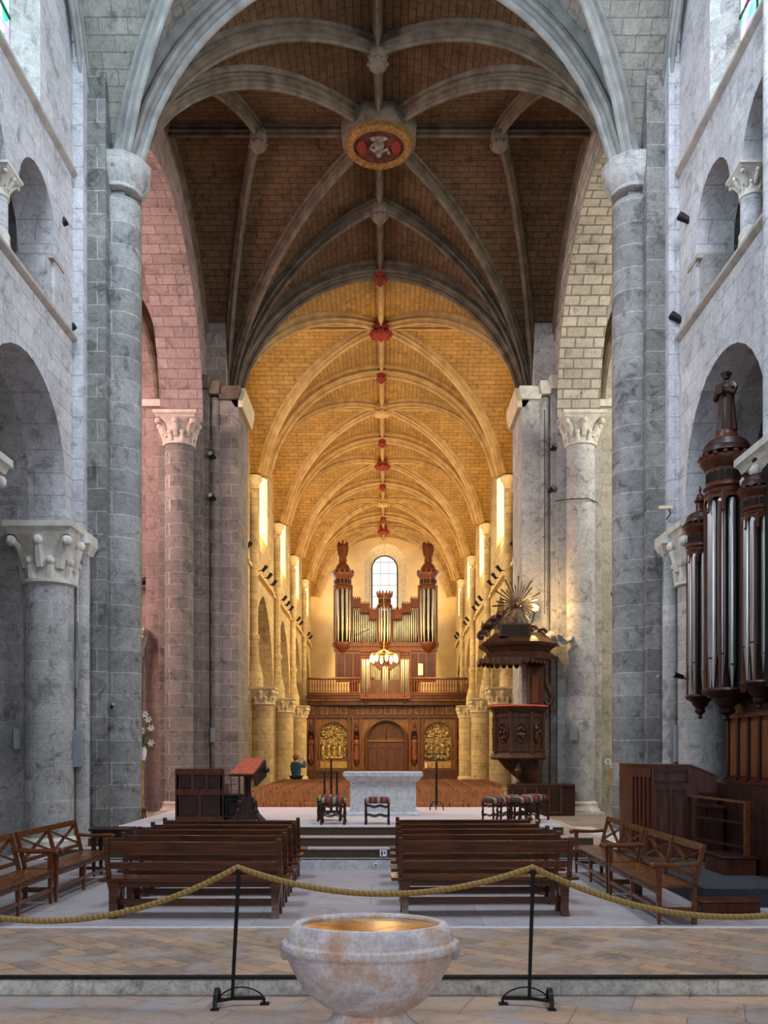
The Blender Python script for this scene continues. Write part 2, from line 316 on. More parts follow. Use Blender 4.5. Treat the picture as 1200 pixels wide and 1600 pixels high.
    def slab(s, outer, holes, fn, t):
        """outer and holes are 2D polygons, fn(a, b, depth) places them, t is the thickness"""
        polys = [outer] + list(holes); flat = [p for q in polys for p in q]
        tris = tessellate_polygon([[Vector((p[0], p[1], 0)) for p in q] for q in polys])
        n = len(flat); vs = [fn(a, b, 0) for a, b in flat] + [fn(a, b, t) for a, b in flat]
        fs = [tuple(x) for x in tris] + [tuple(n + i for i in reversed(x)) for x in tris]; k = 0
        for q in polys:
            m = len(q)
            for i in range(m): fs.append((k + i, k + (i + 1) % m, n + k + (i + 1) % m, n + k + i))
            k += m
        return s.add(vs, fs)
    def ribsweep(s, path, prof):
        P = [Vector(p) for p in path]; d = P[-1] - P[0]; d.z = 0; d.normalize(); side = Vector((-d.y, d.x, 0)); vs = []
        for i, p in enumerate(P):
            t = (P[min(i + 1, len(P) - 1)] - P[max(i - 1, 0)]).normalized(); up = t.cross(side)
            if up.z < 0: up = -up
            if abs(up.z) < .02:  # start of a nearly vertical rib: point outwards
                up = up
            for a, b in prof: vs.append(p + side * a - up * b)
        n = len(prof); fs = [(i * n + k, i * n + (k + 1) % n, (i + 1) * n + (k + 1) % n, (i + 1) * n + k) for i in range(len(P) - 1) for k in range(n)]
        fs += [tuple(range(n)), tuple(range((len(P) - 1) * n, len(P) * n))]
        return s.add(vs, fs)
    def mesh(s, name, mat, smooth=True, ang=38):
        me = bpy.data.meshes.new(name); me.from_pydata(s.v, [], s.f)
        bm = bmesh.new(); bm.from_mesh(me); bmesh.ops.recalc_face_normals(bm, faces=bm.faces); bm.to_mesh(me); bm.free()
        if smooth:
            me.polygons.foreach_set('use_smooth', [True] * len(me.polygons)); me.set_sharp_from_angle(angle=radians(ang))
        me.materials.append(M[mat] if isinstance(mat, str) else mat); return me
    def build(s, name, mat, parent=None, bevel=0, **k):
        o = bpy.data.objects.new(name, s.mesh(name, mat, **k)); COL.objects.link(o)
        if parent is not None: o.parent = parent
        if bevel:
            b = o.modifiers.new('bevel', 'BEVEL'); b.width = bevel; b.segments = 2; b.limit_method = 'ANGLE'
        return o
def tag(o, label=None, cat=None, group=None, kind=None):
    if label: o['label'] = label
    if cat: o['category'] = cat
    if group: o['group'] = group
    if kind: o['kind'] = kind
    return o
def struct(o, label=None, cat=None): return tag(o, label, cat, kind='structure')
def thing(name, label, cat, loc=(0, 0, 0), rz=0, group=None):
    o = bpy.data.objects.new(name, None); COL.objects.link(o); o.location = loc; o.rotation_euler = (0, 0, rz); o.empty_display_size = .1
    return tag(o, label, cat, group)
def dup(root, loc, rz=0, label=None, group=None):
    def cp(o, parent):
        c = o.copy(); COL.objects.link(c); c.parent = parent
        for ch in list(o.children): cp(ch, c)
        return c
    r = cp(root, None); r.location = loc; r.rotation_euler = (0, 0, rz)
    if label: r['label'] = label
    if group: r['group'] = group
    return r
def arch(c, half, spring, bottom, rise=None, n=16):
    """arched opening outline (a, z), bottom left first; rise > half makes it pointed"""
    pts = [(c - half, bottom)]
    rise = half if rise is None else rise
    if rise <= half * 1.02:
        pts += [(c - half * cos(pi * i / n), spring + rise * sin(pi * i / n)) for i in range(n + 1)]
    else:
        r = (half * half + rise * rise) / (2 * half); th = math.asin(min(1, rise / r)); k = n // 2
        pts += [(c - half + r - r * cos(th * i / k), spring + r * sin(th * i / k)) for i in range(k + 1)]
        pts += [(c + half - r + r * cos(th * (k - i) / k), spring + r * sin(th * (k - i) / k)) for i in range(1, k + 1)]
    return pts + [(c + half, bottom)]
def at(px, py, d):
    """point of the place that stands d metres in front of the eye and reads at that spot of the photo"""
    return Vector((CX + (px - VX) * d / F, d, CZ + (VY - py) * d / F))
def X(px, d): return CX + (px - VX) * d / F
def Z(py, d): return CZ + (VY - py) * d / F
SIDES = ((-1, 'left'), (1, 'right'))
ntrim = [0]
def trim(mb, mat, label=None, parent=None, **k):
    ntrim[0] += 1; return struct(mb.build('trim_%d' % ntrim[0], mat, parent, **k), label, 'stone trim' if label else None)

# ================================================================== STRUCTURE
# ---- floors
lowz = -.135
o = MB().box(-12, 12, -4, 7.2, lowz - .2, lowz).build('floor', 'floor_low', smooth=False); struct(o, 'lower floor of large tan and grey tiles around the stone font', 'floor')
o = MB().box(-12, 12, 7.2, 9.15, -.3, 0).build('floor', 'floor_tile', smooth=False); struct(o, 'strip of small diagonal tan tiles above the front step', 'floor')
o = MB().box(-12, 12, 9.15, 19.5, -.3, .004).build('floor', 'floor_soft', smooth=False); struct(o, 'smooth grey floor under the benches', 'floor')
o = MB().box(-14, 14, 19.5, 64, -.3, 0).build('floor', 'floor_nave', smooth=False); struct(o, 'tiled nave floor under the rows of chairs', 'floor')
trim(MB().box(-12, 12, 7.16, 7.22, lowz, .002), 'riser', 'pale stone riser of the front step')
trim(MB().box(-12, 4.15, 9.12, 9.165, -.02, .012), 'white', 'thin white edging between tiles and grey floor')
trim(MB().tube([(-12, 7.145, .012), (-2, 7.145, .010), (5, 7.145, .012), (12, 7.145, .012)], .018, 6), 'black', 'black cable strip along the front step edge')

# ---- vaults
ZS, RISE, WC, WX = 12.3, 4.1, 4.65, 5.35
def fz(t):
    t = max(-1, min(1, t)); return ZS + RISE * (sqrt(max(0, 4.756 ** 2 - (4.65 * t) ** 2)) - 1) / 3.756
_G = [(-.22, -.05), (-.22, .07), (-.12, .08), (-.10, .16), (-.19, .19), (-.20, .25), (-.15, .28), (-.07, .27), (-.05, .34), (-.075, .38), (-.06, .43), (-.02, .45)]
RIBBIG = _G + [(-a, b_) for a, b_ in reversed(_G)]
_H = [(-.12, -.05), (-.12, .06), (-.05, .07), (-.045, .13), (-.10, .155), (-.105, .20), (-.04, .215), (-.03, .28), (-.045, .31), (-.02, .35)]
RIB = _H + [(-a, b_) for a, b_ in reversed(_H)]
RIBS = [(a * .8, b * .8) for a, b in RIB]
def web(y0, y1, mat, label, dome=0):
    ym, h = (y0 + y1) / 2, (y1 - y0) / 2; n = 28; vs = []; fs = []; uvs = []
    ts = [-1 + 2 * i / n for i in range(n + 1)]
    def arc(sc):
        L = [0]
        for i in range(n): L.append(L[-1] + math.hypot((ts[i + 1] - ts[i]) * sc, fz(ts[i + 1]) - fz(ts[i])))
        return L
    def grid(fn, uvf):
        k = len(vs); m = 7
        for i, t in enumerate(ts):
            for j in range(m): vs.append(fn(t, j / (m - 1))); uvs.append(uvf(i, vs[-1]))
        for i in range(n):
            for j in range(m - 1): fs.append((k + i * m + j, k + i * m + j + 1, k + (i + 1) * m + j + 1, k + (i + 1) * m + j))
    AX, AY = arc(WC), arc(h)
    for s in (-1, 1):
        grid(lambda t, q: (s * (WC * abs(t) + q * (WX - WC * abs(t))), ym + h * t, fz(t)), lambda i, p: (p[0], AY[i]))
        grid(lambda t, q: (WC * t, ym + s * h * (abs(t) + q * (1 - abs(t))), fz(t)), lambda i, p: (p[1], AX[i]))
    vs = [(a, b_, z_ + dome * (1 - ((b_ - ym) / h) ** 2)) for a, b_, z_ in vs]
    me = bpy.data.meshes.new('ceiling'); me.from_pydata(vs, [], fs); u = me.uv_layers.new(name='UVMap')
    for l in me.loops: u.data[l.index].uv = uvs[l.vertex_index]
    me.polygons.foreach_set('use_smooth', [True] * len(me.polygons)); me.set_sharp_from_angle(angle=radians(30))
    me.materials.append(M[mat]); o = bpy.data.objects.new('ceiling', me); COL.objects.link(o)
    # a roof shell above it keeps daylight out
    return struct(o, label, 'ceiling')
def rib_path(fn, n=30): return [fn(i / n) for i in range(n + 1)]
def vault(y0, y1, wmat, rmat, label, extra=False, doubleau=True, first=False, where='nave', dome=0):
    web(y0, y1, wmat, label, dome); ym, h = (y0 + y1) / 2, (y1 - y0) / 2
    def R(path, prof, lab):
        path = [(p[0], p[1], p[2] + dome * (1 - ((p[1] - ym) / h) ** 2)) for p in path]; trim(MB().ribsweep(path, prof), rmat, lab)
    if doubleau: R(rib_path(lambda q: (WC * (2 * q - 1), y1, fz(2 * q - 1))), RIBBIG, 'heavy transverse rib at the far end of the ' + where)
    if first: R(rib_path(lambda q: (WC * (2 * q - 1), y0, fz(2 * q - 1))), RIBBIG, 'heavy transverse rib at the near end of the ' + where)
    for s, nm in SIDES:
        R(rib_path(lambda q: (s * WC * (1 - 2 * q), ym - h * (1 - 2 * q), fz(2 * q - 1))), RIB, 'diagonal rib from the near %s of the %s' % (nm, where))
        R(rib_path(lambda q: (s * (WX - .25), ym + h * (2 * q - 1), fz(2 * q - 1))), RIBS, '%s wall rib of the %s' % (nm, where))
        R([(s * .2, ym, fz(0)), (s * (WX - .2), ym, fz(0))], RIBS, '%s level ridge rib of the %s' % (nm, where))
    R(rib_path(lambda q: (0, y0 + (y1 - y0) * q, fz(0)), 10), RIBS, 'lengthwise ridge rib of the ' + where)
    if extra:
        for s, nm in SIDES:
            for t, fn in ((-1, 'near'), (1, 'far')):
                R(rib_path(lambda q: (s * WC * (1 - q), ym + t * h * (1 - q * .5), fz(1 - q))), RIB, '%s %s branch rib to the ridge of the %s' % (fn, nm, where))
                R(rib_path(lambda q: (s * (WC - q * (WC - 2.9)), ym + t * h * (1 - q), fz(1 - q))), RIB, '%s %s branch rib to the side ridge of the %s' % (fn, nm, where))
YB = [27.0, 34.2, 41.5, 48.5, 55.3, 61.6]
vault(7.7, 16.1, 'web_choir', 'rib_choir', 'grey stone vault over the choir benches', where='choir bay')
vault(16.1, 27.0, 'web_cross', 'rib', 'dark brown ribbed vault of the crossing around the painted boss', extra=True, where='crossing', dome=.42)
for i in range(5):
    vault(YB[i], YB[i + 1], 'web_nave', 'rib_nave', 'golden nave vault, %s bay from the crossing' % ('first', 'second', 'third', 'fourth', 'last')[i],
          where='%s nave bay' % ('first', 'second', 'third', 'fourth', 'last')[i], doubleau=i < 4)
o = MB().box(-14, 14, -5, 64, 17.2, 17.4).build('ceiling', 'dark', smooth=False); struct(o, 'roof above the vaults', 'roof')

# ---- central painted boss and small bosses
YM = 21.55
b = thing('ceiling_boss', 'large round painted boss in a gold ring at the centre of the crossing vault', 'boss', (0, YM, 16.28))
MB().lathe([(.62, .55), (.62, .2), (.78, .08), (.93, .14), (.97, .3), (.90, .55)], n=8, a0=pi / 8, a1=2 * pi + pi / 8).build('stone_ring', 'rib', b)
MB().lathe([(.60, .12), (.62, -.02), (.72, -.06), (.80, 0), (.80, .12)], n=40).build('gilded_frame', 'oldgold', b)
MB().lathe([(.01, .03), (.64, .03), (.64, .1)], n=32).build('painted_panel', 'fresco', b)
q = MB(); q.ball((0, -.04, .02), (.13, .30, .05)); q.ball((0, .27, .02), (.075, .085, .06)); q.ball((0, -.30, .02), (.22, .09, .05)); q.tube([(-.06, .14, .0), (-.20, .02, 0), (-.13, -.14, 0)], .035, 6); q.tube([(.06, .14, .0), (.20, .04, 0), (.24, .20, 0)], .035, 6); q.build('painted_figure', 'frescofig', b)
for s in (-1, 1): MB().ball((s * .42, .02, .02), (.12, .25, .04)).build('painted_wing', 'redpaint', b)
def pendant(x, y, z, lab, m='rib', sc=1.0, red=False):
    t = thing('vault_boss', lab, 'boss', (x, y, z), group=None)
    MB().lathe([(.20 * sc, .35), (.22 * sc, .15), (.17 * sc, .05), (.20 * sc, -.02), (.14 * sc, -.12), (.02, -.2)], n=8).build('boss_body', 'redpaint' if red else m, t)
    q = MB()
    for k in range(8): q.ball((.17 * sc * cos(k * pi / 4), .17 * sc * sin(k * pi / 4), 0), .07 * sc, 6, 4)
    q.build('carved_leaf_ring', m, t)
for s, nm in SIDES: pendant(s * 2.9, YM, 16.34, 'small dark hanging boss on the %s ridge of the crossing vault' % nm)
pendant(0, YM - 2.72, 16.22, 'small dark hanging boss on the ridge nearer than the painted boss')
pendant(0, YM + 2.72, 16.22, 'small dark hanging boss on the ridge beyond the painted boss')
ords = ['first', 'second', 'third', 'fourth', 'fifth', 'sixth']
for i in range(5):
    pendant(0, YB[i], 15.95, 'small red boss on the %s cross rib of the nave from the altar' % ords[i], 'redpaint', .9, True)
    pendant(0, (YB[i] + YB[i + 1]) / 2, 15.98, 'round boss at the middle of the %s nave bay from the altar' % ords[i], 'rib_nave' if i in (1, 3) else 'redpaint', 1.7)

# ---- choir side walls (arcade, triforium, clerestory)
WALL = 5.23
def capital(parent, x, y, z0, z1, r, ab, mat, name='capital', leaves=True, n=8, label=None):
    """carved capital: astragal, bell, two tiers of curled leaves, square abacus"""
    h = z1 - z0; q = MB()
    q.lathe([(r * 1.0, z0 - .06), (r * 1.14, z0 - .04), (r * 1.14, z0 + .01), (r * .98, z0 + .03)], x, y, 20)
    q.loops([[(x + (ab * (1 - k) + 0 * k) * 0 + R_ * (abs(cos(a)) ** e_ * (1 if cos(a) > 0 else -1)), y + R_ * (abs(sin(a)) ** e_ * (1 if sin(a) > 0 else -1)), zz) for a in [2 * pi * i / 24 for i in range(24)]]
             for k, R_, e_, zz in ((0, r * .98, 1, z0), (0, r * 1.02, 1, z0 + h * .35), (0, r + (ab - r) * .45, .8, z0 + h * .62), (0, ab * .95, .55, z0 + h * .78))])
    if leaves:
        for k in range(n):
            a = 2 * pi * (k + .5) / n
            for rr, zz, s_ in ((r * 1.12, z0 + h * .33, .85), (r + (ab - r) * .75, z0 + h * .66, 1.0)):
                a2 = a + (0 if s_ < 1 else pi / n); R2 = rr * (1 + .25 * (abs(sin(2 * a2)) if s_ == 1 else 0))
                px, py = x + R2 * cos(a2), y + R2 * sin(a2); w_ = r * .23 * s_
                q.tube([(x + r * .98 * cos(a2), y + r * .98 * sin(a2), z0 + .02 + (0 if s_ < 1 else h * .2)), (x + (rr * .95) * cos(a2), y + (rr * .95) * sin(a2), zz - w_ * .8), (px, py, zz + w_ * .3)], [w_ * .9, w_ * .8, w_ * .5], 6)
                q.ball((px, py, zz), (w_, w_, w_), 7, 5)
    ca = ab * .95
    q.loops([[(x + sx * s_ * (1 if True else 1), y + sy * s_, zz) for sx, sy in ((-1, -1), (1, -1), (1, 1), (-1, 1))]
             for s_, zz in ((ca * .93, z0 + h * .78), (ca * .98, z0 + h * .86), (ca * 1.06, z0 + h * .90), (ca * 1.06, z1))])
    o = q.build(name, mat, parent)
    if label: o['label'] = label
    return o
def column(name, label, x, y, z0, z1, zc, r, ab, mat, cmat, base=True, leaves=True):
    t = thing(name, label, 'column', (0, 0, 0)); t['kind'] = 'structure'
    MB().lathe([(r, z0), (r, zc)], x, y, 28).build('shaft', mat, t)
    capital(t, x, y, zc, z1, r, ab, cmat, leaves=leaves)
    if base:
        q = MB(); q.lathe([(r * 1.35, z0), (r * 1.38, z0 + .1), (r * 1.22, z0 + .16), (r * 1.14, z0 + .24), (r * 1.18, z0 + .30), (r, z0 + .36)], x, y, 28)
        q.box(x - r * 1.4, x + r * 1.4, y - r * 1.4, y + r * 1.4, z0, z0 + .06); q.build('base', cmat, t)
    return t
for s, nm in SIDES:
    fn = lambda a, b_, t, s=s: (s * (WALL + t), a, b_)
    holes = [arch(13.5, 1.6, 6.2, -.25), arch(9.7, 1.6, 6.2, -.25)]
    for c1, c2 in ((12.0, 13.9), (8.2, 10.0)): holes.append(arch(c1, .72, 10.15, 8.95, n=14)[:-1] + arch(c2, .72, 10.15, 8.95, n=14)[1:])
    win = arch(11.95, 2.05, 14.2, 11.9, n=14)
    wl = MB().slab([(5.5, -.4), (15.7, -.4), (15.7, 17.0), (5.5, 17.0)], holes + [win], fn, .62)
    struct(wl.build('wall_' + nm, 'plaster'), '%s choir wall with low arch, gallery arches and tall window' % nm, 'wall')
    # inner leaf of the wall behind the gallery, with the arcade arches going through
    wl = MB().slab([(5.5, -.4), (15.7, -.4), (15.7, 8.93), (5.5, 8.93)], holes[:2], lambda a, b_, t, s=s: (s * (WALL + .62 + t), a, b_), .5)
    struct(wl.build('wall_' + nm, 'choir'), '%s choir wall core seen inside the arches' % nm, 'wall')
    struct(MB().box(min(s * 7.0, s * 7.2), max(s * 7.0, s * 7.2), 4, 16.3, 8.6, 12.2).build('wall_' + nm, 'choir', smooth=False), 'back wall of the %s gallery passage' % nm, 'wall')
    struct(MB().box(min(s * 5.6, s * 7.2), max(s * 5.6, s * 7.2), 4, 16.3, 11.85, 12.0).build('ceiling', 'choir', smooth=False), 'ceiling of the %s gallery passage' % nm, 'ceiling')
    struct(MB().box(min(s * 5.7, s * 7.2), max(s * 5.7, s * 7.2), 14.9, 15.1, 8.8, 12.0).build('wall_' + nm, 'choir', smooth=False), 'end wall of the %s gallery passage' % nm, 'wall')
    # string courses
    for z_, lab in ((8.88, 'lower'), (11.72, 'upper')):
        q = MB(); q.loops([[(s * (WALL + .02), y_, z_ - .07), (s * (WALL - .05), y_, z_ - .03), (s * (WALL - .08), y_, z_), (s * (WALL - .08), y_, z_ + .05), (s * (WALL + .02), y_, z_ + .07)] for y_ in (5.5, 15.45)])
        trim(q, 'ledge', '%s moulded ledge along the %s choir wall' % (lab, nm))
    # window: splay, glass, leads
    q = MB(); ow = arch(11.95, 1.74, 14.1, 12.1, n=14)
    n_ = len(win); q.v = [(s * (WALL - .001), a, b_) for a, b_ in win] + [(s * (WALL + .34), a, b_) for a, b_ in ow]
    q.f = [(i, (i + 1) % n_, n_ + (i + 1) % n_, n_ + i) for i in range(n_)]
    wn = struct(q.build('window_%d' % (1 if s < 0 else 2), 'choir'), 'tall stained glass window high in the %s choir wall' % nm, 'window')
    g = MB(); g.slab(ow, [], lambda a, b_, t, s=s: (s * (WALL + .36 + t), a, b_), .02); g.build('window_glass', 'choirwin', wn)
    g = MB()
    for k in range(6): g.bar((s * (WALL + .33), 10 + k * .6, 12.2), (s * (WALL + .33), 10 + k * .6, 15.6), .03, .03)
    for k in range(6): g.bar((s * (WALL + .33), 9.9, 12.4 + k * .55), (s * (WALL + .33), 13.65, 12.4 + k * .55), .03, .03)
    g.build('glazing_bars', 'lead', wn)
    # gallery colonnettes
    for y_, lab in ((12.95, 'near the crossing'), (9.1, 'farther from the crossing')):
        column('colonnette', 'small gallery column with carved capital on the %s wall, %s' % (nm, lab), s * (WALL + .22), y_, 8.95, 10.17, 9.82, .15, .27, 'plaster', 'carved')
    # ledge on the gallery jamb
    trim(MB().box(min(s * (WALL - .02), s * (WALL + .6)), max(s * (WALL - .02), s * (WALL + .6)), 14.50, 15.0, 9.78, 9.86), 'ledge', 'small ledge beside the last gallery arch on the %s' % nm)
    trim(MB().box(min(s * (WALL + .06), s * (WALL + .6)), max(s * (WALL + .06), s * (WALL + .6)), 14.42, 14.62, 8.95, 9.78), 'choir', 'stone jamb block in the %s gallery' % nm)
    # arcade columns
    column('column', 'thick round arcade column with carved leaf capital on the %s, next to the crossing pier' % nm, s * (WALL + .28), 15.12, 0, 5.55, 4.62, .40, .56, 'choir', 'carved')
    column('column', 'round arcade column with carved capital on the %s, nearer the camera' % nm, s * (WALL + .28), 11.6, 0, 5.75, 4.8, .38, .60, 'choir', 'carved')
    # wall shaft between the bays
    trim(MB().lathe([(.15, 5.6), (.15, 17)], s * (WALL - .04), 11.55, 14), 'plaster', 'slim wall shaft rising above the %s arcade capital' % nm)
    # pier: stepped pilasters
    def bx(x0, x1, y0, y1, z0, z1): return MB().box(min(s * x0, s * x1), max(s * x0, s * x1), y0, y1, z0, z1)
    trim(bx(5.05, 5.7, 15.45, 16.6, -.1, 14.4), 'plaster' if s < 0 else 'plaster', 'pale outer pilaster of the %s crossing pier' % nm)
    trim(bx(4.73, 5.6, 15.66, 16.7, -.1, 14.3), 'pier', 'grey block pilaster of the %s crossing pier' % nm)
    trim(bx(4.50, 6.4, 16.0, 17.15, -.1, 17.0), 'pier', 'core of the near %s crossing pier' % nm)
    trim(bx(5.2, 6.4, 15.4, 16.6, 14.0, 17.0), 'choir', 'wall above the %s crossing pier' % nm)
    # small colonnette with block capital
    trim(MB().lathe([(.13, 0), (.13, 5.25)], s * 5.06, 15.42, 14), 'choir', 'slim engaged shaft beside the %s arcade column' % nm)
    q = MB(); q.box(min(s * 4.86, s * 5.3), max(s * 4.86, s * 5.3), 15.2, 15.7, 5.32, 5.48); q.loops([[(s * 5.06 + a * w_, 15.45 + b_ * w_, zz) for a, b_ in ((-1, -1), (1, -1), (1, 1), (-1, 1))] for w_, zz in ((.13, 5.15), (.2, 5.32))])
    trim(q, 'carved', 'small block capital beside the %s arcade column' % nm)
    # tall shaft of the crossing pier with its bell capital
    t = thing('column', 'tall round shaft on the near %s crossing pier, carrying the grey ribs' % nm, 'column'); t['kind'] = 'structure'
    cx_ = s * 4.63
    MB().lathe([(.36, 0), (.36, 11.65)], cx_, 16.22, 32).build('shaft', 'shaft', t)
    MB().lathe([(.36, 11.80), (.39, 11.82), (.39, 11.86), (.42, 11.90), (.49, 12.0), (.54, 12.12), (.55, 12.2), (.55, 12.34), (.3, 12.36)], cx_, 16.22, 10).build('capital', 'choir', t)
    MB().lathe([(.48, 0), (.5, .12), (.43, .2), (.40, .3), (.36, .36)], cx_, 16.22, 32).build('base', 'carved', t)

# aisles beyond the choir arches
for s, nm in SIDES:
    a, b_ = (-9.2, -9.0) if s < 0 else (9.0, 9.2)
    struct(MB().box(a, b_, 4, 16, -.2, 8.8).build('wall_' + nm, 'choir', smooth=False), 'outer wall of the %s choir aisle' % nm, 'wall')
    struct(MB().box(min(s * 6.3, s * 13.2), max(s * 6.3, s * 13.2), 16.3, 16.9, -.2, 17.2).build('wall_' + nm, 'arch_pink' if s < 0 else 'arch_cream', smooth=False), 'near wall of the %s transept' % nm, 'wall')
    struct(MB().box(min(s * 5.8, s * 9.2), max(s * 5.8, s * 9.2), 4, 16.3, 8.6, 8.8).build('ceiling', 'choir', smooth=False), 'ceiling of the %s choir aisle' % nm, 'ceiling')

# ---- transept arches
TI, TO = 5.10, 6.30
for s, nm in SIDES:
    sm = 'arch_pink' if s < 0 else 'arch_cream'; tm = 'trans_pink' if s < 0 else 'trans_cream'; cm = 'carved_pink' if s < 0 else 'carved'
    h = arch(21.5, 4.25, 11.25, -.25, n=30)
    wl = MB().slab([(16.9, -.4), (27.2, -.4), (27.2, 17.0), (16.9, 17.0)], [h], lambda a, b_, t, s=s: (s * (TI + t), a, b_), TO - TI)
    struct(wl.build('wall_' + nm, sm), '%s crossing wall with the tall transept arch' % nm, 'wall')
    for y_, lab in ((25.45, 'far'), (17.4, 'near')):
        t = column('column', '%s round column with leaf capital under the %s transept arch' % (lab, nm), s * 5.70, y_, 0, 11.25, 10.42, .40, .60, 'crosspier' if s < 0 else 'choir', cm)
    trim(MB().box(min(s * 5.08, s * 6.34), max(s * 5.08, s * 6.34), 25.62, 25.9, 0, 11.2), 'crosspier' if s < 0 else 'choir', 'smooth jamb behind the far round column on the %s' % nm)
    ring = [(21.5 - 4.23 * cos(pi * i / 40), 11.25 + 4.23 * sin(pi * i / 40)) for i in range(41)]
    me = bpy.data.meshes.new('arch_soffit'); vs = [(s * x_, a, b_) for a, b_ in ring for x_ in (TI - .012, TO + .012)]
    me.from_pydata(vs, [], [(2 * i, 2 * i + 1, 2 * i + 3, 2 * i + 2) for i in range(40)]); u = me.uv_layers.new(name='UVMap')
    for l in me.loops: u.data[l.index].uv = ((l.vertex_index % 2) * 1.22 + .1, (l.vertex_index // 2) * 4.23 * pi / 40)
    me.materials.append(M[sm + '_uv']); ntrim[0] += 1; o = bpy.data.objects.new('trim_%d' % ntrim[0], me); COL.objects.link(o); struct(o, 'stone lining under the %s transept arch' % nm, 'stone trim')
    sol = o.modifiers.new('thickness', 'SOLIDIFY'); sol.thickness = .02; sol.offset = 0
    # transept shell
    struct(MB().box(min(s * 6.2, s * 13.2), max(s * 6.2, s * 13.2), 26.6, 27.2, -.2, 17.2).build('wall_' + nm, tm, smooth=False), 'far wall of the %s transept' % nm, 'wall')
    struct(MB().box(min(s * 13, s * 13.3), max(s * 13, s * 13.3), 16, 27.2, -.2, 17.2).build('wall_' + nm, tm, smooth=False), 'end wall of the %s transept' % nm, 'wall')
    struct(MB().box(min(s * 6.3, s * 13.3), max(s * 6.3, s * 13.3), 16.2, 27.2, 16.4, 16.6).build('ceiling', 'web_cross', smooth=False), 'ceiling of the %s transept' % nm, 'ceiling')
    # transept vault ribs rising from a corbel on the far wall
    for dx, dz in ((1.2, 3.6), (2.2, 4.2), (.5, 2.8)):
        pth = [(s * (6.55 + dx * (1 - cos(q * pi / 24))), 26.5 - dx * 1.6 * (1 - cos(q * pi / 24)), 12.0 + dz * sin(q * pi / 24)) for q in range(13)]
        trim(MB().tube(pth, .11, 8), 'rib', '%s transept rib rising from the corner corbel' % nm)
    # pilaster strips and small chapel column at the far wall
    trim(MB().box(min(s * 6.2, s * 6.85), max(s * 6.2, s * 6.85), 26.2, 26.7, 0, 11.9), tm, 'flat pilaster at the far corner of the %s transept' % nm)
    trim(MB().box(min(s * 6.15, s * 6.95), max(s * 6.15, s * 6.95), 26.05, 26.7, 11.8, 12.0), cm, 'corbel at the far corner of the %s transept' % nm)
column('column', 'small column with carved capital in the left transept by the lilies', -7.1, 26.0, 0, 5.3, 4.55, .22, .34, 'arch_pink', 'carved_pink')
o = MB().slab(arch(-7.95, .6, 4.6, .8), [], lambda a, b_, t: (a, 26.58 - t, b_), .03).build('window_3', 'transwin'); struct(o, 'dim stained glass window low in the left transept', 'window')

# ---- far crossing piers
for s, nm in SIDES:
    def bx(x0, x1, y0, y1, z0, z1): return MB().box(min(s * x0, s * x1), max(s * x0, s * x1), y0, y1, z0, z1)
    cm = 'crosspier' if s < 0 else 'choir'; km = 'rib' if s < 0 else 'carved'
    trim(bx(4.93, 5.3, 25.85, 27.6, 0, 12.25), cm, 'flat strip of the far %s crossing pier beside the round column' % nm)
    trim(bx(4.12, 4.66, 26.0, 27.9, 0, 12.25), cm, 'flat inner pilaster of the far %s crossing pier' % nm)
    trim(bx(4.5, 6.4, 26.15, 27.9, 0, 17.0), cm, 'core of the far %s crossing pier' % nm)
    trim(MB().lathe([(.14, 0), (.14, 12.0)], s * 4.79, 26.05, 16), cm, 'slim round shaft of the far %s crossing pier' % nm)
    for x0, x1, y_, zz in ((4.03, 4.72, 25.86, 12.0), (4.62, 4.96, 25.78, 12.12), (4.88, 5.32, 25.72, 12.25)):
        q = MB(); xc, hw = s * (x0 + x1) / 2, (x1 - x0) / 2
        q.loops([[(xc + a * hw * k, y_ + .25 + b_ * .27 * k, z_) for a, b_ in ((-1, -1), (1, -1), (1, 1), (-1, 1))] for k, z_ in ((.8, zz - .05), (.85, zz + .05), (1.0, zz + .18), (1.02, zz + .3), (.9, zz + .32))])
        trim(q, km, 'plain bell capital at the top of the far %s crossing pier' % nm)
    q = MB(); q.loops([[(s * 4.05 + s * a * k, 26.95 + b_ * .95, z_) for a, b_ in ((-.1, -1), (.3, -1), (.3, 1), (-.1, 1))] for k, z_ in ((.5, 11.75), (1.2, 12.05), (1.3, 12.3))])
    trim(q, 'carved_nave', 'capital on the inner side of the far %s crossing pier' % nm)

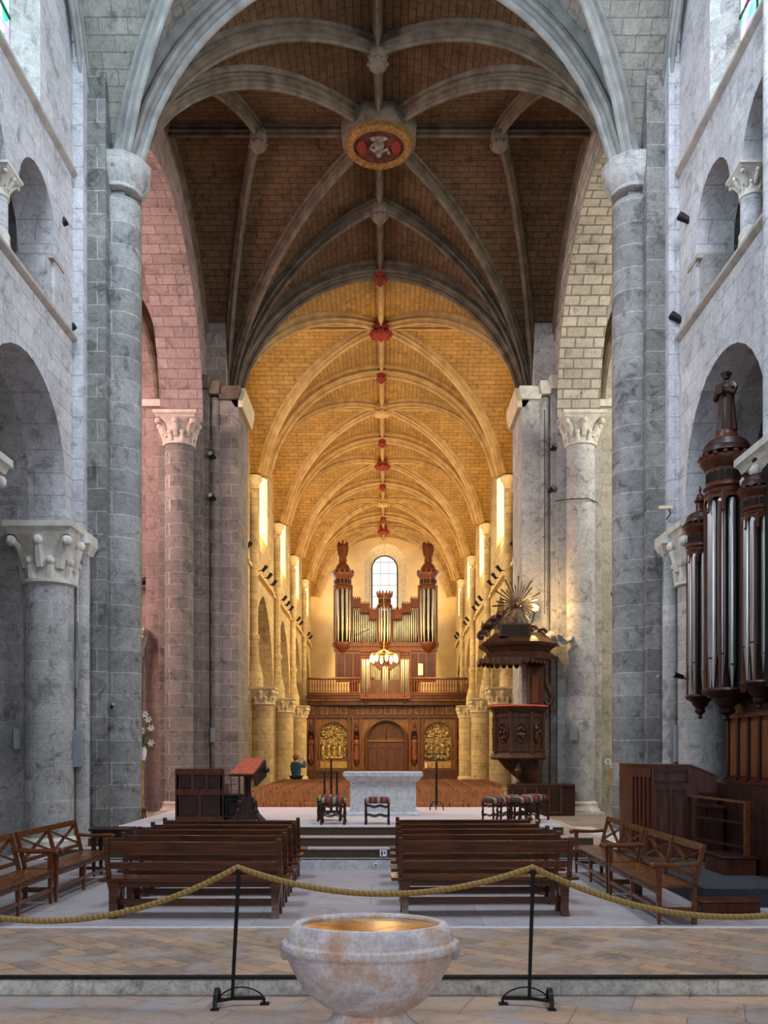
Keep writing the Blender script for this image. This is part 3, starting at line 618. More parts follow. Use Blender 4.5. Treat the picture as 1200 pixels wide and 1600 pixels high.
# ---- nave walls, arcades, shafts, windows
NW = 5.0
for s, nm in SIDES:
    holes, wins = [], []
    for i in range(5):
        c = (YB[i] + YB[i + 1]) / 2; hw = (YB[i + 1] - YB[i]) / 2 - .45
        if i == 0: c += .3; hw -= .4
        holes.append(arch(c, hw, 4.2, -.25, rise=4.1, n=20))
        wins.append(arch(c, 1.15, 13.3, 10.6, n=14))
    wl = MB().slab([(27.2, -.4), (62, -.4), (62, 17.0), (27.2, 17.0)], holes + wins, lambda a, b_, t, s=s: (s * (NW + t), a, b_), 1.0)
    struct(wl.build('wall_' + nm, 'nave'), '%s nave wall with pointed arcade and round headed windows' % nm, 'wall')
    for i in range(5):
        c = (wins[i][0][0] + wins[i][-1][0]) / 2
        g = MB().slab(arch(c, 1.0, 13.2, 10.8, n=14), [], lambda a, b_, t, s=s: (s * (NW + .36 + t), a, b_), .03)
        wn = struct(g.build('window_%d' % (10 + i + (5 if s > 0 else 0)), 'daywin'), 'bright round headed window in the %s nave wall, %s bay' % (nm, ords[i]), 'window')
        q = MB(); n_ = len(wins[i]); ow = arch(c, 1.01, 13.2, 10.79, n=14)
        q.v = [(s * (NW + .01), a, b_) for a, b_ in wins[i]] + [(s * (NW + .35), a, b_) for a, b_ in ow]
        q.f = [(k, (k + 1) % n_, n_ + (k + 1) % n_, n_ + k) for k in range(n_)]
        q.build('window_reveal', 'naveplain', wn)
    # ledge
    q = MB(); q.box(min(s * 4.9, s * NW), max(s * 4.9, s * NW), 27.9, 61.6, 8.75, 8.87); trim(q, 'naveplain', 'moulded ledge along the %s nave wall' % nm)
    for i in range(1, 5):
        y_ = YB[i]; w_ = ords[i - 1]
        t = column('column', 'round nave arcade column on the %s, %s from the crossing' % (nm, w_), s * 4.56, y_, 0, 4.15, 3.55, .44, .56, 'nave', 'carved_nave')
        q = MB(); q.box(min(s * 4.9, s * 6.1), max(s * 4.9, s * 6.1), y_ - .5, y_ + .5, 0, 4.2); q.build('pier_core', 'nave', t)
        q = MB(); q.lathe([(.36, 4.15), (.34, 4.6), (.20, 5.2), (.15, 5.9), (.21, 6.0), (.23, 6.15), (.15, 6.2), (.15, 11.6)], s * 4.86, y_, 16); q.build('wall_shaft', 'nave', t)
        q = MB(); q.lathe([(.15, 11.75), (.19, 11.8), (.17, 11.86), (.23, 12.0), (.28, 12.05), (.28, 12.22), (.2, 12.25)], s * 4.83, y_, 10); q.build('shaft_capital', 'carved_nave', t)
    # aisle behind the arcade
    struct(MB().box(min(s * 8.2, s * 8.4), max(s * 8.2, s * 8.4), 27, 62, -.2, 10).build('wall_' + nm, 'nave', smooth=False), 'outer wall of the %s nave aisle' % nm, 'wall')
    struct(MB().box(min(s * 5.9, s * 8.4), max(s * 5.9, s * 8.4), 27, 62, 9.2, 9.4).build('ceiling', 'naveplain', smooth=False), 'ceiling of the %s nave aisle' % nm, 'ceiling')

# ---- west wall with its window
wx = .13
hole = arch(wx, 1.42, 14.5, 9.5, n=20)
wl = MB().slab([(-9, -.3), (9, -.3), (9, 17.2), (-9, 17.2)], [hole], lambda a, b_, t: (a, 61.6 + t, b_), .9)
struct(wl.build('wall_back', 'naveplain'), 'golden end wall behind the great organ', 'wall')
ow = arch(wx - .05, .88, 14.35, 10.2, n=20)
q = MB(); n_ = len(hole); q.v = [(a, 61.61, b_) for a, b_ in hole] + [(a, 62.3, b_) for a, b_ in ow]; q.f = [(k, (k + 1) % n_, n_ + (k + 1) % n_, n_ + k) for k in range(n_)]
wn = struct(q.build('window_20', 'carved_nave'), 'round headed stained window in the end wall above the organ', 'window')
g = MB().slab(ow, [], lambda a, b_, t: (a, 62.3 + t, b_), .03); g.build('window_glass', 'westwin', wn)
g = MB()
for k in range(4): g.bar((wx - .93 + k * .59, 62.28, 10.2), (wx - .93 + k * .59, 62.28, 15.1), .035, .03)
for k in range(6): g.bar((wx - .93, 62.28, 10.8 + k * .8), (wx + .83, 62.28, 10.8 + k * .8), .035, .03)
rim = [(a, 62.27, b_) for a, b_ in ow]; g.tube(rim, .05, 6); g.build('glazing_bars', 'lead', wn)

#MARK_FURNITURE
# ---- dais with carpeted steps
DZ = .60
def step(x0, x1, y0, y1, z0, z1, top, front, label):
    t = MB().box(x0, x1, y0, y1, z0, z1); o = t.build('floor', top, smooth=False); struct(o, label, 'step')
    f = MB().box(x0 - .004, x1 + .004, y0 - .006, y0 + .02, z0, z1 - .03).build('riser_carpet', front, o)
    return o
step(-5.2, 4.6, 13.55, 19.3, 0, .15, 'marble', 'marble', 'broad pale stone step under the carpeted stairs')
step(-4.9, 3.85, 13.80, 19.2, .15, .30, 'carpet_tan', 'carpet_brown', 'lowest brown carpeted step of the altar platform')
step(-4.5, 3.42, 14.06, 19.1, .30, .45, 'carpet_tan', 'carpet_brown', 'middle brown carpeted step of the altar platform')
step(-4.1, 3.0, 14.32, 18.9, .45, DZ, 'carpet_pink', 'carpet_brown', 'pale pink carpeted top of the altar platform')
trim(MB().box(-4.1, 3.0, 14.30, 14.36, DZ - .02, DZ + .006), 'white', 'white nosing of the top step')
trim(MB().box(-4.5, 3.42, 14.04, 14.09, .435, .455), 'carpet_pink', 'pale nosing of the middle step')
trim(MB().box(-4.9, 3.85, 13.78, 13.83, .285, .305), 'carpet_pink', 'pale nosing of the lowest carpeted step')
trim(MB().tube([(-5, 13.56, .158), (4.5, 13.56, .158)], .012, 6), 'black', 'dark cable along the stone step below the carpet')
for nm_, px, py, d, lab in (('floor_sign', 599, 1333, 13.78, 'small square black and white sign on the riser of the stairs'), ('floor_sign', 858, 1291, 14.30, 'small white notice on the right end of the top step riser')):
    p = at(px, py, d); o = MB().box(p.x - .055, p.x + .055, d - .012, d, p.z - .05, p.z + .05).build(nm_, 'white'); tag(o, lab, 'sign')
    if px < 700:
        q = MB(); q.box(p.x - .035, p.x - .012, d - .016, d - .011, p.z - .035, p.z + .03); q.box(p.x + .01, p.x + .03, d - .016, d - .011, p.z - .005, p.z + .025); q.build('symbol', 'black', o)
p = at(587, 1352, 13.5); o = MB().box(p.x - .03, p.x + .03, 13.53, 13.55, .05, .10).build('floor_socket', 'white'); tag(o, 'tiny pale socket on the stone step below the stairs', 'socket')
MB().box(p.x - .015, p.x + .015, 13.524, 13.531, .065, .085).build('socket_holes', 'black', o)

# ---- stone font
t = thing('baptismal_font', 'round pinkish marble font filled with water tinted by a painted golden reflection in the foreground', 'font', (X(578, 5.6), 5.6, lowz))
zfn = lambda py: Z(py, 5.6) - lowz
SY = .68
pr = [(.05, zfn(1568)), (.228, zfn(1579)), (.25, zfn(1574)), (.31, zfn(1566)), (.38, zfn(1551)), (.456, zfn(1527)), (.510, zfn(1502)), (.520, zfn(1488)), (.524, zfn(1486)), (.552, zfn(1482)), (.560, zfn(1477)), (.552, zfn(1471)), (.522, zfn(1467)), (.520, zfn(1464)), (.518, zfn(1460)), (.500, zfn(1449)), (.470, zfn(1441)), (.450, zfn(1440)), (.432, zfn(1443)), (.425, zfn(1450)), (.05, zfn(1462))]
MB().lathe(pr, n=64, sy=SY, fold=lambda a, z: 1 + .008 * sin(5 * a + 9 * z) + .006 * sin(11 * a)).build('basin', 'font', t)
MB().lathe([(.42, 0), (.42, .10), (.36, .16), (.33, zfn(1606)), (.30, zfn(1600)), (.255, zfn(1592)), (.24, zfn(1586)), (.226, zfn(1579)), (.20, zfn(1574))], n=48, sy=SY).build('foot', 'font', t)
for s in (-1, 1):
    q = MB()
    q.loops([[(s * (.50 + .06 * k + .02 * cos(a)), .09 * cos(a + 1.5) * (1 - .3 * k), zfn(1487) + .07 * sin(a)) for a in [2 * pi * i / 12 for i in range(12)]] for k in (-.4, .2, .6, .8)])
    q.build('lug', 'font', t)
def water_mat():
    m, nt, b = mat_new('water_with_gold_reflection'); L = nt.links.new
    tc = N(nt, 'ShaderNodeTexCoord'); n = N(nt, 'ShaderNodeTexNoise'); n.inputs['Scale'].default_value = 3.4; n.inputs['Detail'].default_value = 5; n.inputs['Distortion'].default_value = 1.2; L(tc.outputs['Object'], n.inputs['Vector'])
    L(ramp(nt, n.outputs['Fac'], [(.36, (.22, .10, .045)), (.5, (.55, .33, .12)), (.66, (.80, .60, .30))]), b.inputs['Base Color'])  # golden reflection of the nave put into the water colour
    b.inputs['Roughness'].default_value = .16; b.inputs['Metallic'].default_value = .85
    bp = N(nt, 'ShaderNodeBump'); bp.inputs['Strength'].default_value = .25; bp.inputs['Distance'].default_value = .01; L(n.outputs['Fac'], bp.inputs['Height']); L(bp.outputs[0], b.inputs['Normal']); return m
M['water'] = water_mat()
MB().lathe([(.01, zfn(1446)), (.426, zfn(1446)), (.426, zfn(1449))], n=48, sy=SY).build('water', 'water', t)

# ---- rope barrier
def stanchion(x, y, mir, label, tiltx):
    t = thing('rope_stanchion', label, 'stanchion', (x, y, lowz), 0, None); m = mir
    MB().tube([(-.02 * 1, 0, .055), (-.015 + tiltx * .3, 0, .35), (tiltx, 0, 1.02)], [.013, .0145, .016], 10).build('post', 'black', t)
    MB().lathe([(.02, 1.0), (.026, 1.01), (.026, 1.04), (.012, 1.06)], tiltx, 0, 12).build('rope_holder', 'black', t)
    q = MB(); n = 10
    pa = [(-m * .13 - m * .02 * k / n, -.13 + .28 * k / n, .012 + .11 * sin(pi * min(1, k / n * 1.0)) ** .6) for k in range(n + 1)]
    for a, b_ in zip(pa, pa[1:]): q.bar(a, b_, .035, .018)
    q.box(-m * .13 - .03, -m * .13 + .03, -.15, -.10, 0, .012); q.box(-m * .15 - .03, -m * .15 + .03, .13, .18, 0, .012)
    q.build('foot', 'black', t)
    q = MB(); q.bar((-m * .13, -.08, .055), (-.01, 0, .055), .03, .02); q.bar((-.01, 0, .055), (m * .22, .03, .05), .03, .025)
    q.box(m * .22 - .03, m * .22 + .04, 0, .06, 0, .012); q.bar((m * .22, .03, .05), (m * .22, .03, .0), .02, .02); q.build('crossbar', 'black', t)
    q = MB(); q.tube([(-m * .13 + m * .35 * k / 10, .04, .05 + .08 * sin(pi * k / 10) ** .7) for k in range(11)], .006, 6); q.build('hoop', 'black', t)
    return t
YS = 6.86
stanchion(X(367, YS), YS, 1, 'thin black iron rope post left of the stone font', .03)
stanchion(X(831, YS), YS, -1, 'thin black iron rope post right of the stone font', .01)
pts = []
def sag(p0, p1, low, n=22):
    out = []
    for i in range(n + 1):
        k = i / n; x = p0[0] + (p1[0] - p0[0]) * k; z = p0[1] + (p1[1] - p0[1]) * k - low * 4 * k * (1 - k); out.append((x, YS, z))
    return out
zt = Z(1355, YS); xl, xr = X(371, YS), X(832, YS)
R_ = sag((xl - 2.75, zt - .10), (xl, zt), .36) + sag((xl, zt), (xr, zt), .205)[1:] + sag((xr, zt), (xr + 2.9, zt - .08), .34)[1:]
q = MB(); q.tube(R_, .0235, 10); me = q.mesh('rope', 'rope')
uvl = me.uv_layers.new(name='UVMap'); cum = [0]
for a, b_ in zip(R_, R_[1:]): cum.append(cum[-1] + (Vector(b_) - Vector(a)).length)
for pl in me.polygons:
    ks = [me.loops[li].vertex_index % 10 for li in pl.loop_indices]
    for li, kk in zip(pl.loop_indices, ks):
        vi = me.loops[li].vertex_index; kk2 = kk if not (0 in ks and 9 in ks and kk == 0) else 10
        uvl.data[li].uv = (cum[vi // 10], kk2 / 10)
o = bpy.data.objects.new('barrier_rope', me); COL.objects.link(o); tag(o, 'thick yellow hemp rope sagging between the two black posts', 'rope')

# ---- benches with slatted backs (people sit facing the altar)
def make_bench(label, L=2.05):
    t = thing('slatted_bench', label, 'bench', group='slatted benches in two blocks'); H = L / 2
    MB().box(-H, H, -.17, .19, .395, .43).build('seat', 'bench', t, bevel=.006)
    for z0, z1 in ((.70, .835), (.535, .61)):
        y = -.13 - (z0 - .43) * .22
        q = MB(); q.bar((-H + .12, y, (z0 + z1) / 2), (H - .12, y, (z0 + z1) / 2), .022, z1 - z0, up=(0, -.2, 1)); q.build('back_rail', 'bench', t, bevel=.004)
    for s in (-1, 1):
        q = MB(); q.bar((s * (H - .10), -.12, .42), (s * (H - .10), -.225, .87), .05, .035, up=(0, 1, 0)); q.build('back_post', 'bench', t)
        for yy, y0 in ((-.15, -.05), (.17, .06)):
            q = MB(); xx = s * (H - .15)
            q.loops([[(xx + a * w_, yc + b_ * d_, z) for a, b_ in ((-1, -1), (1, -1), (1, 1), (-1, 1))] for yc, w_, d_, z in ((yy, .04, .045, 0), (yy * .9, .035, .035, .1), (y0 * 1.3, .05, .06, .30), (y0 * 1.3, .07, .07, .395))])
            q.build('leg', 'bench', t)
    MB().box(-H + .18, H - .18, -.015, .015, .13, .19).build('stretcher', 'bench', t)
    MB().box(-H + .15, H - .15, -.09, -.06, .33, .395).build('apron', 'bench', t)
    return t
rows = ['first', 'second', 'third', 'fourth', 'fifth']
b0 = make_bench('brown slatted bench, left block, first row from the rope')
XLb = (X(152, 9.7) + X(457, 9.7)) / 2; XRb = (X(607, 9.85) + X(906, 9.85)) / 2
for i in range(5):
    y = 9.80 + .72 * i
    r = b0 if i == 0 else dup(b0, (0, 0, 0))
    r.location = (XLb - .02 * i, y, 0); r['label'] = 'brown slatted bench, left of the central gap, %s row from the rope' % rows[i]
    r = dup(b0, (XRb - .0 * i, y + .12, 0), radians(1.5), 'brown slatted bench, right of the central gap, %s row from the rope' % rows[i])

# ---- settles with crossed backs
def make_settle(label):
    t = thing('settle', label, 'bench', group='settles with crossed backs'); H = .95; m = 'xbench'
    MB().box(-H, H, -.19, .22, .385, .41).build('seat', m, t, bevel=.005)
    MB().box(-H + .02, H - .02, .17, .20, .32, .385).build('seat_rail', m, t)
    yb, yt = -.19, -.29
    q = MB(); q.bar((-H, yt, .80), (H, yt, .80), .035, .075, up=(0, -.2, 1)); q.build('top_rail', m, t)
    q = MB(); q.bar((-H, yb - .02, .49), (H, yb - .02, .49), .028, .045, up=(0, -.2, 1)); q.build('lower_back_rail', m, t)
    for x in (-H + .02, 0, H - .02):
        q = MB(); q.bar((x, yb, .0 if x else .41), (x, yb, .42), .045, .045); q.bar((x, yb, .40), (x, yt, .83), .045, .04); q.build('back_post', m, t)
        q = MB(); q.loops([[(x + a * w_, .18 + b_ * w_, z) for a, b_ in ((-1, -1), (1, -1), (1, 1), (-1, 1))] for w_, z in ((.014, 0), (.024, .3), (.026, .385 if x == 0 else .60))]); q.build('leg', m, t)
    for x0, x1 in ((-H + .04, -.02), (.02, H - .04)):
        q = MB(); a, b_ = (yb - .025, .51), (yt + .005, .765)
        q.bar((x0, a[0], a[1]), (x1, b_[0], b_[1]), .022, .035, up=(0, 1, 0)); q.bar((x0, b_[0], b_[1]), (x1, a[0], a[1]), .022, .035, up=(0, 1, 0)); q.build('crossed_slats', m, t)
    for x in (-H + .02, H - .02):
        q = MB(); q.tube([(x, yb - .04, .63), (x, -.05, .615), (x, .12, .62), (x, .24, .625)], [.024, .022, .026, .030], 8); q.ball((x, .25, .615), .036, 8, 6); q.build('armrest', m, t)
        q = MB(); q.bar((x, yb, .16), (x, .18, .16), .025, .04); q.build('side_stretcher', m, t)
    q = MB(); q.bar((-H, .18, .17), (H, .18, .17), .028, .04); q.build('front_stretcher', m, t)
    return t
s0 = make_settle('honey brown settle with crossed back on the left, cut by the picture edge')
s0.location = (-3.96, 9.62, 0); s0.rotation_euler = (0, 0, -pi / 2)
dup(s0, (-3.92, 11.60, 0), -pi / 2 - .02, 'honey brown settle with crossed back on the left, against the thick column')
dup(s0, (3.17, 10.25, 0), pi / 2 + .02, 'honey brown settle with crossed back on the right, nearest the rope')
dup(s0, (3.15, 12.25, 0), pi / 2, 'honey brown settle with crossed back on the right, behind the nearest one')

# ---- small dark table on the left
t = thing('side_table', 'small dark wooden table beside the grey pier, behind the left settle', 'table', (-3.78, 12.95, 0))
MB().box(-.28, .28, -.22, .22, .66, .69).build('tabletop', 'darkwood', t, bevel=.004)
MB().box(-.24, .24, -.18, .18, .56, .66).build('apron', 'darkwood', t)
for sx in (-1, 1):
    for sy in (-1, 1):
        q = MB(); q.loops([[(sx * .22 + a * w_, sy * .16 + b_ * w_, z) for a, b_ in ((-1, -1), (1, -1), (1, 1), (-1, 1))] for w_, z in ((.016, 0), (.03, .5), (.03, .6))]); q.build('leg', 'darkwood', t)
t = thing('high_stool', 'slim brown stool half hidden behind the grey pier', 'stool', (-4.66, 17.6, 0))
MB().lathe([(.15, .62), (.17, .64), (.17, .66), (.15, .67)], n=14).build('seat', 'xbench', t)
for k in range(4):
    a = pi / 4 + k * pi / 2; MB().cyl((.1 * cos(a), .1 * sin(a), .63), (.18 * cos(a), .18 * sin(a), 0), .018, .014, 8).build('leg', 'xbench', t)

# ---- altar
ya = 16.4
t = thing('altar', 'pale stone altar block with moulded top on the platform', 'altar', (X(598.5, ya), ya, DZ))
hw = (650 - 547) / 2 * ya / F; tw = (660.5 - 536.5) / 2 * ya / F; H = .80
q = MB(); q.box(-hw, hw, 0, .62, .03, H - .14); q.build('body', 'marble', t)
q = MB(); q.loops([[(a * (hw + e), .31 + b_ * (.31 + e), z) for a, b_ in ((-1, -1), (1, -1), (1, 1), (-1, 1))] for e, z in ((.02, H - .17), (.09, H - .10), (tw - hw - .01, H - .075), (tw - hw, H - .07), (tw - hw, H))]); q.build('altar_top', 'marble', t)
q = MB(); q.loops([[(a * (hw + e), .31 + b_ * (.31 + e), z) for a, b_ in ((-1, -1), (1, -1), (1, 1), (-1, 1))] for e, z in ((.07, 0), (.07, .04), (.02, .08))]); q.build('plinth', 'marble', t)
p = at(552, 1224, ya); o = MB().box(p.x - .035, p.x + .035, ya - .016, ya - .002, p.z - .035, p.z + .035).build('small_sign', 'white'); tag(o, 'tiny white sign fixed on the front of the altar', 'sign')
MB().box(p.x - .012, p.x + .012, ya - .02, ya - .015, p.z - .012, p.z + .012).build('symbol', 'black', o)

# ---- stools with striped covers
def make_stool(label):
    t = thing('upholstered_stool', label, 'stool', group='red striped stools on the platform')
    q = MB(); n = 20
    def rr(hx, hy, z, e=.55): return [(hx * math.copysign(abs(cos(a)) ** e, cos(a)), hy * math.copysign(abs(sin(a)) ** e, sin(a)), z) for a in [2 * pi * (i + .5) / n for i in range(n)]]
    q.loops([rr(.20, .17, .345, .3), rr(.21, .18, .36, .3), rr(.21, .18, .40, .3), rr(.19, .16, .43, .4), rr(.12, .10, .445, .6)]); q.build('cushion', 'tartan', t)
    for sx in (-1, 1):
        for sy in (-1, 1):
            x, y = sx * .185, sy * .155
            MB().tube([(x, y, 0), (x - .0 * sx, y + .015 * sy, .03), (x, y - .01 * sy, .09), (x, y, .17), (x, y - .012 * sy, .25), (x, y, .35)], [.02, .024, .016, .021, .015, .021], 8).build('leg', 'darkwood', t)
    for z, lab in ((.14, 'stretcher'), (.29, 'upper_stretcher')):
        for sy in (-1, 1):
            MB().tube([(-.185 + .37 * k / 12, sy * .155, z + .012 * sin(k / 12 * 4 * pi)) for k in range(13)], .012, 6).build(lab, 'darkwood', t)
        for sx in (-1, 1):
            MB().tube([(sx * .185, -.155 + .31 * k / 8, z + .01 * sin(k / 8 * 4 * pi)) for k in range(9)], .011, 6).build(lab, 'darkwood', t)
    return t
st = make_stool('red striped stool on the left of the stairs top, in front of another'); st.location = (X(521, 14.65), 14.65, DZ)
dup(st, (X(515, 15.3), 15.3, DZ), 0, 'red striped stool half hidden behind the left one at the stairs top')
dup(st, (X(589.5, 14.65), 14.65, DZ), 0, 'red striped stool standing alone in front of the altar')
dup(st, (X(777, 14.75), 14.75, DZ), .5, 'red striped stool, leftmost of the four at the right end of the platform')
dup(st, (X(799, 15.32), 15.32, DZ), .5, 'red striped stool, second from left of the four at the right end of the platform')
dup(st, (X(819, 14.85), 14.85, DZ), .5, 'red striped stool, third from left of the four at the right end of the platform')
dup(st, (X(834, 15.5), 15.5, DZ), .5, 'red striped stool, rightmost of the four at the right end of the platform')

# ---- candle stands and music stand on the platform
d = 17.4
t = thing('candle_stand', 'tall black iron stand with three uprights left of the altar', 'stand', (X(517.5, d), d, DZ)); k = d / F
MB().box(-.02, .20, -.02, .02, 0, .0).v and None
q = MB(); q.box(-22 * k, 13 * k, -.012, .012, Z(1207, d) - DZ - .02, Z(1207, d) - DZ); q.build('crossbar', 'black', t)
for dx, top in ((-10.5, 1206), (0, 1187), (9, 1206)): MB().cyl((dx * k, 0, 0), (dx * k, 0, Z(top, d) - DZ), .024, .018, 8).build('upright', 'black', t)
MB().box(-.16, .16, -.12, .12, 0, .03).build('base', 'black', t)
d = 18.0
t = thing('music_stand', 'black iron reading stand on three feet right of the altar', 'stand', (X(682, d), d, DZ)); k = d / F
MB().cyl((0, 0, .10), (0, 0, Z(1190, d) - DZ), .026, .02, 8).build('pole', 'black', t)
q = MB(); q.bar((-15 * k, -.03, Z(1188, d) - DZ), (15 * k, -.03, Z(1188, d) - DZ), .03, .02); q.bar((-15 * k, .04, Z(1178, d) - DZ), (15 * k, .04, Z(1178, d) - DZ), .02, .02)
for i in range(7): q.bar(((-15 + i * 5) * k, -.03, Z(1188, d) - DZ), ((-15 + i * 5) * k, .04, Z(1178, d) - DZ), .014, .014)
q.build('desk', 'black', t)
for i in range(3):
    a = radians(200 + 140 * i) if i < 2 else radians(90)
    MB().tube([(0, 0, .16), (.07 * cos(a), .07 * sin(a), .17), (.13 * cos(a), .13 * sin(a), .10), (.145 * cos(a), .145 * sin(a), 0)], .012, 6).build('leg', 'black', t)

# ---- left of the platform: choir seat, box, lectern
d = 15.1; k = d / F
def panelled(q, qp, x0, x1, z0, z1, y, cols, depth=.02, fr=.05):
    """a frame with sunk panels on the face y (facing the camera)"""
    w_ = (x1 - x0 - fr * (cols + 1)) / cols
    for i in range(cols + 1): q.box(x0 + i * (w_ + fr), x0 + i * (w_ + fr) + fr, y - depth, y, z0, z1)
    q.box(x0, x1, y - depth - .002, y, z1 - fr, z1); q.box(x0, x1, y - depth - .002, y, z0, z0 + fr)
    for i in range(cols):
        a = x0 + fr + i * (w_ + fr); qp.prism([(a + .02, y - .012), (a + w_ - .02, y - .012), (a + w_ - .02, y), (a + .02, y)], z0 + fr + .02, z1 - fr - .02)
t = thing('panelled_seat_back', 'dark red-brown panelled choir seat turned away, left of the platform', 'seat', (X(312, d), d, DZ))
Wd, Hh = 35 * k, Z(1201, d) - DZ
MB().box(-Wd + .02, Wd - .02, 0, .04, 0, Hh - .02).build('back_board', 'darkwood', t)
q, qp = MB(), MB(); panelled(q, qp, -Wd, Wd, .04, Hh * .56, 0, 2); panelled(q, qp, -Wd, Wd, Hh * .56, Hh - .06, 0, 3); q.build('frame', 'mahog', t); qp.build('panel', 'darkwood', t)
MB().box(-Wd - .01, Wd + .01, -.03, .06, Hh - .09, Hh).build('top_rail', 'mahog', t)
for s in (-1, 1):
    MB().box(s * Wd - .03, s * Wd + .03, -.02, .5, 0, .62).build('side_panel', 'darkwood', t)
    MB().box(s * Wd - .03, s * Wd + .03, -.02, .08, .62, Hh - .01).build('post', 'darkwood', t)
MB().box(-Wd, Wd, .03, .48, .38, .42).build('seat', 'darkwood', t)
t = thing('low_cabinet', 'low black cabinet between the panelled seat and the red lectern', 'cabinet', (X(363, d) + .03, d + .1, DZ))
MB().box(-.16, .18, 0, .4, 0, .42).build('body', 'dark', t)
q, qp = MB(), MB(); panelled(q, qp, -.17, .17, .05, .40, 0, 1); q.build('door_frame', 'black', t); qp.build('door_panel', 'black', t)
MB().box(-.20, .20, -.03, .42, .42, .45).build('cabinet_top', 'black', t)
t = thing('reading_stand', 'thin black metal stand behind the low black cabinet', 'stand', (X(361, 15.9), 15.9, DZ))
q = MB(); q.cyl((0, 0, 0), (0, 0, .76), .008, n=6); q.bar((-.13, 0, .60), (.1, 0, .60), .012, .012); q.bar((-.13, 0, .60), (-.16, 0, .76), .012, .012); q.bar((-.16, 0, .76), (.1, 0, .76), .012, .012); q.build('rods', 'black', t)
MB().lathe([(.12, 0), (.12, .015), (.02, .03)], n=14).build('base', 'black', t)
d = 15.0; k = d / F
t = thing('lectern', 'dark carved lectern with a red cloth on its slanted desk', 'lectern', (X(388, d), d, DZ))
q = MB(); q.loops([[(a * w_, b_ * .16 + yo, z) for a, b_ in ((-1, -1), (1, -1), (1, 1), (-1, 1))] for w_, yo, z in ((.13, 0, 0), (.15, 0, .10), (.10, 0, .24), (.09, 0, .38), (.12, 0, .42))]); q.build('pedestal', 'darkwood', t)
for s in (-1, 1):
    q = MB(); q.tube([(s * .05, -.08, .40), (s * .12, -.10, .34), (s * .13, -.10, .22), (s * .17, -.12, .12), (s * .27, -.13, .03), (s * .31, -.14, .0)], [.03, .05, .045, .06, .05, .03], 8); q.ball((s * .12, -.14, .34), .055, 8, 6); q.ball((s * .145, -.15, .20), .05, 8, 6); q.build('carved_scroll', 'darkwood', t)
MB().lathe([(.06, .40), (.045, .5), (.05, .68), (.09, .78)], n=12).build('column', 'darkwood', t)
q = MB(); q.box(-.16, -.14, -.05, .05, .42, .80); q.box(-.06, -.03, -.11, -.08, .42, .80); q.build('support_post', 'pulpit', t)
q = MB(); zt_, zb_ = Z(1185, d) - DZ, Z(1208, d) - DZ
q.loops([[(-.285, -.20, zb_ + e), (.115, -.20, zb_ + e), (.25, .16, zt_ + e), (-.06, .16, zt_ + e)] for e in (-.05, -.015)]); q.build('desk_board', 'darkwood', t)
q = MB(); q.loops([[(-.29, -.21, zb_ + e), (.12, -.21, zb_ + e), (.255, .16, zt_ + e), (-.065, .16, zt_ + e)] for e in (-.014, .006)]); q.build('red_cloth', 'red', t)
q = MB(); q.loops([[(.10, -.18, zb_ - .03), (.25, .12, zt_ - .02), (.25, .16, zt_ - .30), (.12, -.1, zb_ - .22)], [(.13, -.18, zb_ - .03), (.28, .12, zt_ - .04), (.29, .16, zt_ - .30), (.16, -.1, zb_ - .22)]]); q.ball((.30, .1, zt_ - .2), .05, 8, 6); q.build('side_bracket', 'darkwood', t)

# ---- lilies in the left transept
d = 18.2
t = thing('lily_arrangement', 'white lilies with green leaves on a tall stand behind the grey pier', 'flowers', (X(222, d), d, 0))
zz = lambda py: Z(py, d)
MB().lathe([(.16, 0), (.17, .03), (.04, .06), (.03, zz(1190)), (.10, zz(1188))], n=12).build('stand', 'gild', t)
MB().lathe([(.06, zz(1188)), (.09, zz(1180)), (.10, zz(1172)), (.06, zz(1166))], n=12).build('vase', 'white', t)
q, lf, st_ = MB(), MB(), MB()
for i in range(34):
    a = random.uniform(0, 2 * pi); l_ = random.uniform(.12, .26); z_ = zz(1176) + random.uniform(0, .35); st_ = st_
    p0 = Vector((.03 * cos(a), .03 * sin(a), z_)); p1 = p0 + Vector((cos(a) * l_, sin(a) * l_, random.uniform(-.08, .12))); mid = (p0 + p1) / 2 + Vector((0, 0, .04)); sd = Vector((-sin(a), cos(a), 0)) * .03
    lf.loops([[p0 - sd * .3, p0 + sd * .3, p0 + Vector((0, 0, .004))], [mid - sd, mid + sd, mid + Vector((0, 0, .008))], [p1 - sd * .1, p1 + sd * .1, p1 + Vector((0, 0, .003))]])
lf.build('leaves', 'leaf', t)
